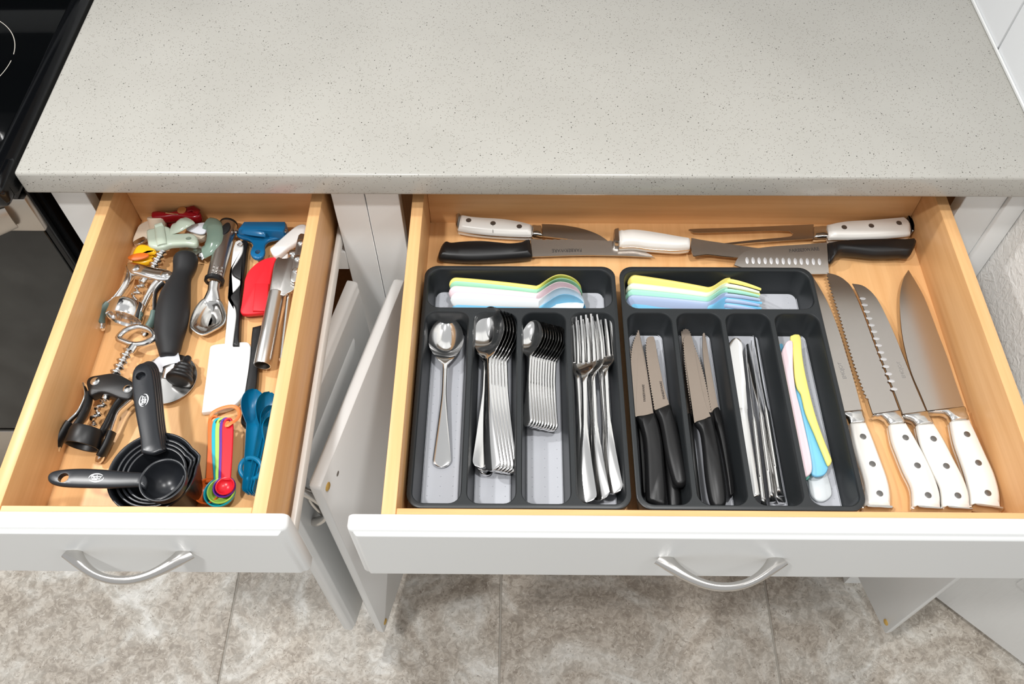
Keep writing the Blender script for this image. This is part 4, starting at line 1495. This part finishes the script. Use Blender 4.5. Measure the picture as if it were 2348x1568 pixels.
corkscrew('black winged corkscrew with chrome opener ring', A4, 0.790, (400, 985), (455, 840), 0.0182,
          [(438, 430), (470, 385), (560, 366), (680, 352), (760, 385), (845, 440), (850, 520), (800, 575), (720, 570), (620, 530), (540, 520), (470, 545), (450, 490)],
          [[(470, 530), (450, 640), (390, 760), (310, 870)], [(760, 560), (690, 650), (620, 790), (545, 920)]],
          ((608, 555), (485, 810)), ((665, 400), (800, 165)), 5,
          [([((425, 460), 0.790), ((440, 560), 0.791), ((385, 690), 0.790), ((300, 780), 0.789), ((245, 870), 0.787), ((205, 940), 0.785), ((188, 985), 0.783)], 3),
           ([((835, 590), 0.790), ((725, 690), 0.791), ((690, 770), 0.790), ((660, 860), 0.788), ((620, 960), 0.786), ((585, 1030), 0.784), ((568, 1062), 0.782)], 3)],
          [(515, 428), (795, 492)], BLACK, BLACK,
          top=[('opener_stem', [((800, 175), 0.793), ((830, 130), 0.793), ((850, 105), 0.793)], (0.0062, 0.0034)),
               ('opener_ring', [((850, 112), 0.793), ((760, 85), 0.793), ((715, 55), 0.793), ((780, -10), 0.793), ((880, -40), 0.793), ((985, -10), 0.793), ((1020, 50), 0.793), ((950, 95), 0.793)], (0.0038, 0.0034))])


# ---- bag clips
def clip(lab, base_at, name='bag_clip'):
    return thing(name, lab, 'clip', base_at, 'bag clips at the back of the gadget drawer')


RED = mat('red_clip_plastic', (128, 10, 22), 0.22)
SAGE = mat('sage_green_plastic', (178, 190, 174), 0.2)
TAN = mat('beige_plastic', (214, 200, 180), 0.35)
YEL = mat('amber_yellow_plastic', (226, 172, 26), 0.22)
BLU = mat('blue_clip_plastic', (18, 98, 146), 0.25)
WPL = mat('white_plastic', (238, 238, 236), 0.3)
t = clip('dark red bag clip with brass rivet against the drawer back', P3(A2, (930, 250), Z0))
poly_part('jaw', A2, 0.799, [(670, 230), (690, 200), (760, 192), (860, 205), (960, 180), (1040, 150), (1110, 142), (1160, 160), (1190, 200), (1195, 240), (1150, 262), (1090, 268), (1000, 252), (900, 250), (800, 262), (690, 262)], 0.014, 0.003, RED, t)
poly_part('lower_jaw', A2, 0.784, [(690, 270), (800, 278), (960, 262), (1090, 282), (1192, 268), (1195, 320), (1120, 330), (980, 322), (840, 318), (720, 310)], 0.012, 0.003, RED, t)
MB().tube([P3(A2, (1062, 186), 0.8005), P3(A2, (1118, 172), 0.8015), P3(A2, (1162, 200), 0.8005), P3(A2, (1140, 232), 0.8)], [(0.0045, 0.0022)] * 4, 10, up=(0, 0, 1)).build('lever', RED, t)
dot(A2, (1000, 193), 0.7995, 0.0058, mat('brass_rivet', (214, 168, 118), 0.3, 0.8), t)
MB().tube([P3(A2, (830, 222), 0.7995), P3(A2, (965, 240), 0.7995)], 0.0007, 6).build('spring_wire', CHROME, t)
t = clip('flat beige bag clip in the back left corner', P3(A2, (570, 420), Z0))
poly_part('plate', A2, 0.779, [(480, 500), (510, 420), (545, 350), (600, 315), (680, 285), (720, 300), (700, 380), (660, 450), (620, 500), (560, 530), (495, 545)], 0.0055, 0.0015, TAN, t)
A, B = P3(A2, (735, 262), 0.792), P3(A2, (745, 345), 0.784)
MB().lathe([(0, 0.003), (0.0005, 0.0115), (0.002, 0.0125), (0.004, 0.0118), (0.022, 0.010), (0.024, 0.003)], frame(A, B), 22).build('finger_barrel', TAN, t)
poly_part('spring_plate', A2, 0.7815, [(490, 520), (590, 470), (615, 500), (560, 545), (500, 548)], 0.002, 0.0006, STEEL, t)
t = clip('sage green bag clip with holed lever, top of the clip pile', P3(A2, (880, 470), Z0))
poly_part('lever', A2, 0.803, [(620, 420), (640, 390), (720, 372), (800, 350), (870, 372), (900, 425), (980, 432), (1080, 428), (1140, 450), (1165, 500), (1150, 540), (1110, 555), (1040, 545), (960, 548), (870, 555), (800, 580), (720, 585), (650, 565), (632, 520)], 0.010, 0.0028, SAGE, t,
          holes=[hole_at(A2, (1072, 490), 0.803, 0.0036, 0.0026)])
MB().tube([P3(A2, (760, 360), 0.8035), P3(A2, (770, 450), 0.8055), P3(A2, (790, 560), 0.8035)], [(0.006, 0.0022)] * 3, 10, up=(0, 0, 1)).build('ridge', SAGE, t)
P_ = curve([tuple(P3(A2, q, z_)) for q, z_ in (((900, 395), 0.802), ((960, 370), 0.806), ((1030, 325), 0.808), ((1080, 305), 0.805))], 4)
MB().tube(P_, [(0.0095, 0.0032)] * len(P_), 14, up=(0, 0, 1)).build('upper_lever', SAGE, t)
A, B = P3(A2, (720, 372), 0.804), P3(A2, (800, 345), 0.804)
MB().tube([A, B], 0.0035, 12).build('pivot_pin', SAGE, t)
t = thing('jar_opener', 'green and chrome jar opener beside the scoop handle', 'opener', P3(A2, (1240, 480), Z0))
P_ = curve([tuple(P3(A2, q, z_)) for q, z_ in (((1265, 335), 0.795), ((1330, 350), 0.797), ((1352, 430), 0.798), ((1340, 520), 0.797), ((1290, 600), 0.793), ((1235, 640), 0.789))], 4)
MB().tube(P_, [(0.0105, 0.0042)] * len(P_), 14, up=(0, 0, 1)).build('grip', mat('translucent_green', (130, 152, 138), 0.12, trans=0.25), t)
poly_part('blade_plate', A2, 0.796, [(1045, 395), (1080, 350), (1160, 332), (1255, 325), (1250, 420), (1190, 440), (1110, 420)], 0.003, 0.0008, mat('white_enamel', (226, 229, 236), 0.25), t)
MB().stack(curve(pts(A2, 0.789, [(1050, 425), (1120, 440), (1245, 430), (1240, 470), (1180, 500), (1090, 480)]), 3, True), [(0.001, 0.780), (0, 0.782), (0, 0.789), (0.001, 0.790)]).build('clamp_block', TAN, t)
P_ = curve([tuple(P3(A2, q, z_)) for q, z_ in (((985, 600), 0.781), ((1060, 585), 0.784), ((1140, 610), 0.786), ((1210, 640), 0.787), ((1180, 690), 0.784))], 4)
MB().tube(P_, [(0.0075, 0.0012)] * len(P_), 12, up=(0, 0, 1)).build('chrome_band', CHROME, t)
P_ = curve([tuple(P3(A2, q, z_)) for q, z_ in (((985, 555), 0.783), ((1100, 555), 0.785), ((1230, 615), 0.785), ((1320, 600), 0.786))], 4)
MB().tube(P_, [(0.0038, 0.0012)] * len(P_), 12, up=(0, 0, 1)).build('chrome_arm', CHROME, t)
t = clip('amber yellow bag clip leaning on the chrome corkscrew', P3(A2, (590, 650), Z0))
poly_part('upper_jaw', A2, 0.800, [(465, 680), (485, 610), (530, 560), (590, 545), (650, 562), (715, 600), (715, 635), (640, 640), (610, 665), (540, 690), (480, 705)], 0.008, 0.003, YEL, t)
poly_part('lower_jaw', A2, 0.7925, [(465, 720), (520, 712), (600, 690), (640, 650), (700, 650), (690, 710), (640, 735), (570, 752), (500, 752)], 0.009, 0.003, YEL, t)
v = P3(A2, (540, 680), 0.8005)
MB().stack(circle(v.x, v.y, 0.0128, 0.0052, 18, 0.18), [(0, 0.7985), (0, 0.8006), (0.001, 0.801)]).build('finger_pad', mat('orange_pad', (196, 96, 28), 0.4), t)
t = clip('blue bag clip against the drawer back', P3(A3, (820, 450), Z0))
q = pts(A3, 0.797, [(568, 398), (640, 306), (1082, 306), (1090, 350), (1068, 405), (1055, 425)])
MB().stack(q, [(0.001, 0.7785), (0, 0.7795), (0.0, 0.790), (0.0012, 0.7965), (0.003, 0.7975)]).build('jaw', BLU, t)
poly_part('lever', A3, 0.7855, [(562, 430), (600, 415), (800, 420), (1000, 405), (1055, 415), (1050, 468), (980, 492), (900, 512), (862, 560), (862, 630), (840, 680), (790, 702), (740, 690), (708, 645), (720, 590), (735, 555), (700, 505), (620, 482), (572, 460)], 0.006, 0.0018, BLU, t,
          holes=[hole_at(A3, (788, 633), 0.7855, 0.0034)])
A, B = P3(A3, (740, 455), 0.795), P3(A3, (745, 410), 0.7985)
P_ = [A, (A + B) / 2 + Vector((0, 0, 0.001)), B]
MB().tube(P_, [(0.0165, 0.0032), (0.0165, 0.0032), (0.0155, 0.003)], 18, up=(0, 0, 1)).build('upper_lever', BLU, t)
for p in ((553, 405), (1070, 408)):
    dot(A3, p, 0.793, 0.003, CHROME, t, 'pivot_end')
t = clip('white bag clip under the steel can opener', P3(A3, (1080, 540), Z0))
poly_part('upper_jaw', A3, 0.792, [(915, 600), (945, 565), (1040, 480), (1150, 385), (1230, 338), (1300, 345), (1310, 420), (1260, 470), (1190, 530), (1100, 590), (1010, 660), (955, 662)], 0.010, 0.0025, WPL, t)
poly_part('lever', A3, 0.7815, [(960, 668), (1020, 660), (1090, 620), (1108, 660), (1090, 715), (1040, 718), (1030, 690), (985, 690)], 0.006, 0.0015, WPL, t)

# ---- white spatula with black and white wavy handle
t = thing('spatula', 'white spatula with wavy black and white handle', 'spatula', P3(A5, (450, 400), Z0))
zb = 0.7795
bl = [[(300, 150), (310, 125), (345, 110), (430, 100), (590, 88), (635, 98), (652, 130)], [(652, 130), (640, 300), (615, 470), (590, 540), (520, 620), (420, 665), (300, 682), (232, 690)], [(232, 690), (250, 540), (278, 330), (300, 150)]]
poly_part('blade', A5, zb, bl, 0.0085, 0.0013, WPL, t, closed_smooth=False, sharp=50)
wv_ = [(548, 522), (585, 505), (612, 512), (632, 560), (622, 640), (568, 735), (515, 815), (520, 870), (560, 905), (600, 930), (603, 965), (562, 1020), (505, 1080), (490, 1120), (515, 1170), (548, 1220), (558, 1300), (548, 1400), (535, 1500), (520, 1620)]
poly_part('handle_white_half', A3, 0.783, [wv_, [(520, 1620), (432, 1620)], [(432, 1620), (470, 1200), (495, 870), (520, 620), (548, 522)]], 0.012, 0.002, WPL, t, closed_smooth=False)
poly_part('handle_black_half', A3, 0.7832, [wv_[2:], [(520, 1620), (586, 1620)], [(586, 1620), (598, 1300), (620, 1000), (650, 800), (668, 600), (682, 530), (650, 505), (612, 512)]], 0.012, 0.002, BLACK, t, closed_smooth=False)
MB().tube([P3(A3, q, 0.786) for q in ((575, 560), (600, 538), (632, 548), (615, 570), (585, 572))], 0.0008, 8, closed=True).build('hanging_loop', CHROME, t)

# ---- red silicone spatula
REDS = mat('red_silicone', (222, 30, 42), 0.5)
t = thing('spatula', 'red silicone spatula with long black handle', 'spatula', P3(A3, (770, 1000), Z0))
zr = 0.7855
poly_part('blade', A3, zr, [[(995, 683), (890, 695), (800, 735), (730, 790), (680, 850), (650, 920), (640, 1000), (615, 1180), (603, 1255), (625, 1285), (680, 1290)], [(680, 1290), (880, 1272)], [(880, 1272), (920, 950), (960, 760), (995, 683)]], 0.007, 0.0016, REDS, t, closed_smooth=False)
poly_part('socket', A3, zr + 0.003, [[(758, 965), (905, 965)], [(905, 965), (878, 1255)], [(878, 1255), (733, 1255)], [(733, 1255), (758, 965)]], 0.0095, 0.0012, REDS, t, closed_smooth=False)
poly_part('handle', A5, 0.783, [[(665, -40), (655, 60), (650, 150), (632, 300), (610, 440), (592, 560), (576, 690), (564, 750), (572, 790), (612, 812), (655, 800), (668, 760)], [(668, 760), (690, 560), (706, 430), (715, 300), (728, 100), (745, -60)], [(745, -60), (665, -40)]], 0.010, 0.002, BLACK, t,
          holes=[hole_at(A5, (625, 718), 0.783, 0.0042)], closed_smooth=False)

# ---- steel can opener with tube handles
t = thing('can_opener', 'steel can opener with tubular handles along the drawer side', 'can opener', P3(A3, (1000, 1200), Z0))
A, B = at((634, 672), 0.797), at((601.5, 838), 0.789)
L = (B - A).length
M = frame(A, B)
MB().lathe([(0.0, 0.0088), (0.001, 0.0096), (L * 0.5, 0.0099), (L - 0.001, 0.0102), (L, 0.0098), (L, 0.0088), (L - 0.012, 0.0086), (0.002, 0.008)], M, 26, close=True).build('tube_handle', BRUSHED, t)
poly_part('top_plate', A3, 0.803, [(1000, 690), (1050, 702), (1120, 690), (1180, 620), (1200, 640), (1200, 800), (1192, 940), (1178, 1022), (1100, 1072), (1060, 1095), (985, 1075), (912, 1082), (938, 900), (962, 760)], 0.0028, 0.0006, BRUSHED, t)
poly_part('gear_bracket', A3, 0.8095, [(1218, 455), (1290, 448), (1285, 520), (1262, 640), (1240, 760), (1205, 932), (1130, 938), (1145, 800), (1175, 660)], 0.006, 0.001, BRUSHED, t)
for p, r in (((1242, 530), 0.0042), ((1212, 700), 0.0046), ((1188, 830), 0.0038), ((1160, 640), 0.005)):
    dot(A3, p, 0.810 if r != 0.005 else 0.805, r, CHROME, t, 'rivet', 0.0022)
v = P3(A3, (1140, 700), 0.803)
MB().lathe([(-0.008, 0.0065), (-0.005, 0.0065), (-0.0046, 0.005), (-0.004, 0.001)], Matrix.Translation(v) @ Matrix.Rotation(math.radians(-90), 4, 'Y'), 20).build('cutting_wheel', STEEL, t)
A, B = at((664, 676), 0.793), at((647, 826), 0.787)
MB().tube([A, (A + B) / 2, B], [(0.0036, 0.0062)] * 3, 14, up=(0, 0, 1)).build('lower_handle', STEEL, t)


# ---- measuring cups
def cup(lab, c, r, ztop, depth, ho, hole, C=A4, spout=False, logo=None, hz=None, ball=False):
    v = at(C(*c), ztop)
    t = thing('measuring_cup', lab, 'measuring cup', (v.x, v.y, ztop - depth), 'black plastic measuring cups')
    n = 48
    vv = []; ff = []
    prof = [(r * 0.55, ztop - depth), (r * 0.72, ztop - depth + 0.001), (r * 0.80, ztop - depth + 0.005), (r * 0.955, ztop - 0.004), (r, ztop - 0.003), (r, ztop - 0.0004), (r - 0.0008, ztop), (r - 0.0022, ztop - 0.0003), (r * 0.955 - 0.0022, ztop - 0.006),
            (r * 0.78 - 0.0018, ztop - depth + 0.007), (r * 0.70, ztop - depth + 0.0028), (r * 0.35, ztop - depth + 0.002), (0.0001, ztop - depth + 0.002)]
    if ball:
        prof = [(max(0.0003, r * math.sin(math.pi / 2 * k / 10)), ztop - depth * math.cos(math.pi / 2 * k / 10)) for k in range(11)]
        prof += [(r, ztop + 0.0004), (r - 0.0008, ztop + 0.0007), (r - 0.002, ztop + 0.0002)]
        prof += [(max(0.0002, (r - 0.0022) * math.sin(math.pi / 2 * k / 10)), ztop - (depth - 0.002) * math.cos(math.pi / 2 * k / 10)) for k in range(10, -1, -1)]
    for rr, zz in prof:
        for i in range(n):
            a = 2 * math.pi * i / n
            k = 1.0
            if spout:
                d = abs((math.degrees(a) - 22 + 180) % 360 - 180)
                if d < 16: k = 1 + 0.10 * (0.5 + 0.5 * math.cos(math.pi * d / 16)) * max(0, (zz - (ztop - depth)) / depth) ** 2
            vv.append((v.x + rr * k * math.cos(a), v.y + rr * k * math.sin(a), zz))
    K = len(prof)
    for k in range(K - 1):
        for i in range(n):
            j = (i + 1) % n
            ff.append((k * n + i, k * n + j, (k + 1) * n + j, (k + 1) * n + i))
    ff.append(tuple(reversed(range(n))))
    MB().add(vv, ff).build('bowl', CUP, t, sharp=60)
    hz = hz or ztop
    q = outline(*[pts(C, hz, s) for s in ho], n=4)
    hl = [hole_at(C, hole, hz, 0.0052)] if hole else []
    MB().stack(q, [(0.0022, hz - 0.0065), (0.0006, hz - 0.0055), (0.0, hz - 0.004), (0.0, hz - 0.002), (0.0009, hz - 0.0006), (0.0026, hz)], [circle(*h) for h in hl]).build('handle', CUP, t, sharp=60)
    if logo:
        p0, p1 = P3(C, logo[0], hz + 0.0002), P3(C, logo[1], hz + 0.0002)
        M = frame(p0, p1) @ Matrix.Translation(((p1 - p0).length / 2, 0, 0))
        w = (p1 - p0).length / 2
        for a0, a1 in ((-150, 10), (35, 190)):
            P_ = [tuple(M @ Vector((w * math.cos(math.radians(a0 + (a1 - a0) * k / 20)), w * 0.58 * math.sin(math.radians(a0 + (a1 - a0) * k / 20)), 0))) for k in range(21)]
            MB().tube(P_, [(0.0001 + 0.00055 * math.sin(math.pi * k / 20), 0.0001) for k in range(21)], 6, up=(0, 0, 1)).build('emblem_arc', WHITE_INK, t)
        text('Farber\nware', w * 0.55, M, WHITE_INK, t, 'emblem_lettering', bold=0.00012, line=0.62)
    return t


HV = [[(905, 1030), (895, 900), (858, 700), (830, 500), (828, 380), (848, 310), (900, 268), (960, 275), (1000, 330), (1020, 450), (1035, 600), (1050, 760), (1070, 900), (1095, 1010)], [(1095, 1010), (1000, 1045), (905, 1030)]]


def shift(S, dx, dy):
    return [[(x + dx, y + dy) for x, y in s] for s in S]


cup('largest black measuring cup, outermost of the nested set', (1000, 1198), 0.0452, 0.829, 0.058, shift(HV, 52, -20), None, spout=True, hz=0.829)
cup('second largest black measuring cup of the nested set', (1018, 1203), 0.0385, 0.832, 0.050, shift(HV, 36, -12), None, spout=True, hz=0.8345)
cup('third largest black measuring cup of the nested set', (1028, 1207), 0.0342, 0.8345, 0.043, shift(HV, 20, -6), None, spout=True, hz=0.840)
cup('black measuring cup with upright printed handle on top of the nested ones', (1036, 1213), 0.0302, 0.8375, 0.037, HV, (905, 380), hz=0.8455, logo=((925, 640), (938, 535)))
cup('smallest black measuring cup with its handle pointing left', (1095, 1268), 0.0232, 0.850, 0.026,
    [[(925, 1200), (780, 1192), (600, 1175), (420, 1166), (280, 1170), (170, 1185), (118, 1212), (104, 1245), (118, 1282), (180, 1308), (300, 1322), (600, 1328), (780, 1322), (880, 1320), (940, 1345)], [(940, 1345), (960, 1270), (925, 1200)]],
    (243, 1250), hz=0.850, ball=True, logo=((462, 1250), (588, 1252)))


# ---- rainbow measuring spoons on an orange band
def mspoon(cn, rgb, c, r, z, hd, lab):
    m = mat('spoon_' + cn, rgb, 0.3)
    v = at(A5(*c), z)
    t = thing('measuring_spoon', lab, 'measuring spoon', (v.x, v.y, z - r * 0.75), 'rainbow measuring spoons')
    M = Matrix.Translation(v) @ Matrix.Rotation(math.radians(-90), 4, 'Y')
    pr = []
    D = r * 0.72
    for k in range(9):
        a = math.pi / 2 * k / 8
        pr.append((-D * math.cos(a), max(0.0002, r * math.sin(a))))
    pr += [(0.0006, r - 0.0004), (0.0004, r - 0.0012)]
    for k in range(8, -1, -1):
        a = math.pi / 2 * k / 8
        pr.append((-(D - 0.0014) * math.cos(a), max(0.0002, (r - 0.0016) * math.sin(a))))
    MB().lathe(pr, M, 28).build('bowl', m, t, sharp=60)
    q = outline(*[pts(A5, z, s) for s in hd], n=4)
    MB().stack(q, [(0.0008, z - 0.0026), (0, z - 0.002), (0, z - 0.0008), (0.0008, z)], [circle(*hole_at(A5, (hd[0][3][0] + 6, hd[0][3][1] + 38), z, 0.0030))]).build('handle', m, t)
    return t


def bar(dx, dy, bx, by, w=52):
    """handle outline from the bowl up to the rounded end"""
    return [[(bx - w * 0.8, by), (405 + dx, 1000 + dy), (410 + dx, 790 + dy), (455 + dx, 733 + dy), (500 + dx, 770 + dy), (497 + dx, 1000 + dy), (bx + w * 0.8, by)], [(bx + w * 0.8, by), (bx - w * 0.8, by)]]


SPN = [('orange', (232, 106, 40), (278, 1362), 0.0150, 0.7860, bar(-122, -20, 305, 1290)), ('turquoise', (22, 168, 190), (385, 1372), 0.0170, 0.7885, bar(-88, 2, 375, 1270)),
       ('lime', (168, 214, 92), (398, 1360), 0.0150, 0.7915, bar(-58, 2, 390, 1270)), ('purple', (96, 44, 150), (425, 1330), 0.0122, 0.7945, bar(-24, 0, 415, 1270)), ('red', (204, 30, 46), (432, 1322), 0.0102, 0.7975, bar(0, 2, 438, 1270))]
LB = ['orange measuring spoon, lowest and leftmost of the rainbow set', 'turquoise measuring spoon with the widest bowl in the rainbow set', 'lime green measuring spoon in the rainbow set', 'purple measuring spoon in the rainbow set', 'red measuring spoon on top of the rainbow set']
for (cn, rgb, c, r, z, hd), lab in zip(SPN, LB):
    mspoon(cn, rgb, c, r, z, hd, lab)
P_ = curve([tuple(P3(A5, q, z_)) for q, z_ in (((302, 790), 0.782), ((310, 730), 0.785), ((340, 685), 0.786), ((420, 650), 0.786), ((500, 640), 0.786), ((545, 665), 0.787), ((556, 710), 0.789), ((530, 755), 0.794), ((490, 780), 0.799), ((448, 806), 0.7995), ((455, 770), 0.796))], 4)
o = MB().tube(P_, [(0.0022, 0.0009)] * len(P_), 10, up=(0, 0, 1)).build('ring_band', mat('orange_band', (240, 130, 72), 0.4))
tag(o, 'orange plastic band looped through the rainbow spoon handles', 'band')

# ---- blue measuring spoons
TEAL = mat('petrol_blue_plastic', (8, 106, 146), 0.32)


def blue_spoon_mb(L):
    st = []
    for k in range(41):
        s = k / 40
        x = L * s
        if s < 0.66:
            w = 0.0082 - 0.001 * math.sin(math.pi * s)
            if s < 0.05: w *= math.sqrt(max(0.05, 1 - (1 - s / 0.05) ** 2))
            st.append((x, 0, w, 0.001 * s, 0.0024, 0.0022))
        else:
            q = (s - 0.66) / 0.34
            w = 0.0082 + 0.0066 * math.sin(math.pi * min(0.5, q * 0.95)) if q < 0.52 else 0.0148 * math.sqrt(max(0.015, 1 - ((q - 0.52) / 0.48) ** 2))
            st.append((x, 0, w, 0.001, 0.0022, 0.0022 + 0.0115 * math.sin(math.pi * min(1, q)) ** 0.75))
    return MB().ribbon(st, 10, edge=0.7)


BS = [((640, 1392), (682, 494), 0.786, 0.7985, 38, 'blue measuring spoon with full bowl showing, left of the blue set'), ((668, 1398), (818, 520), 0.787, 0.799, 46, 'second blue measuring spoon, bowl against the drawer side'),
      ((690, 1402), (850, 640), 0.786, 0.789, 52, 'short blue measuring spoon nested third from the left'), ((708, 1404), (858, 740), 0.787, 0.788, 58, 'shortest blue measuring spoon against the drawer side')]
for k, (a, b, za, zb_, rl, lab) in enumerate(BS):
    A, B = P3(A5, a, za), P3(A5, b, zb_)
    o = blue_spoon_mb((B - A).length)
    o.v = [frame(A, B, math.radians(rl)) @ p for p in o.v]
    tag(o.build('measuring_spoon', TEAL, sharp=60), lab, 'measuring spoon', 'blue measuring spoons')
P_ = [tuple(P3(A5, (655 + 92 * math.cos(a * math.pi / 12), 1172 + 92 * math.sin(a * math.pi / 12)), 0.792 + 0.006 * math.cos(a * math.pi / 12 + 0.5))) for a in range(24)]
o = MB().tube(P_, [(0.0026, 0.0022)] * 24, 10, closed=True, up=(0, 0, 1)).build('ring_band', TEAL)
tag(o, 'blue plastic ring around the blue measuring spoon handles', 'band')
for o in list(bpy.data.objects):
    if '_o' in o: del o['_o']
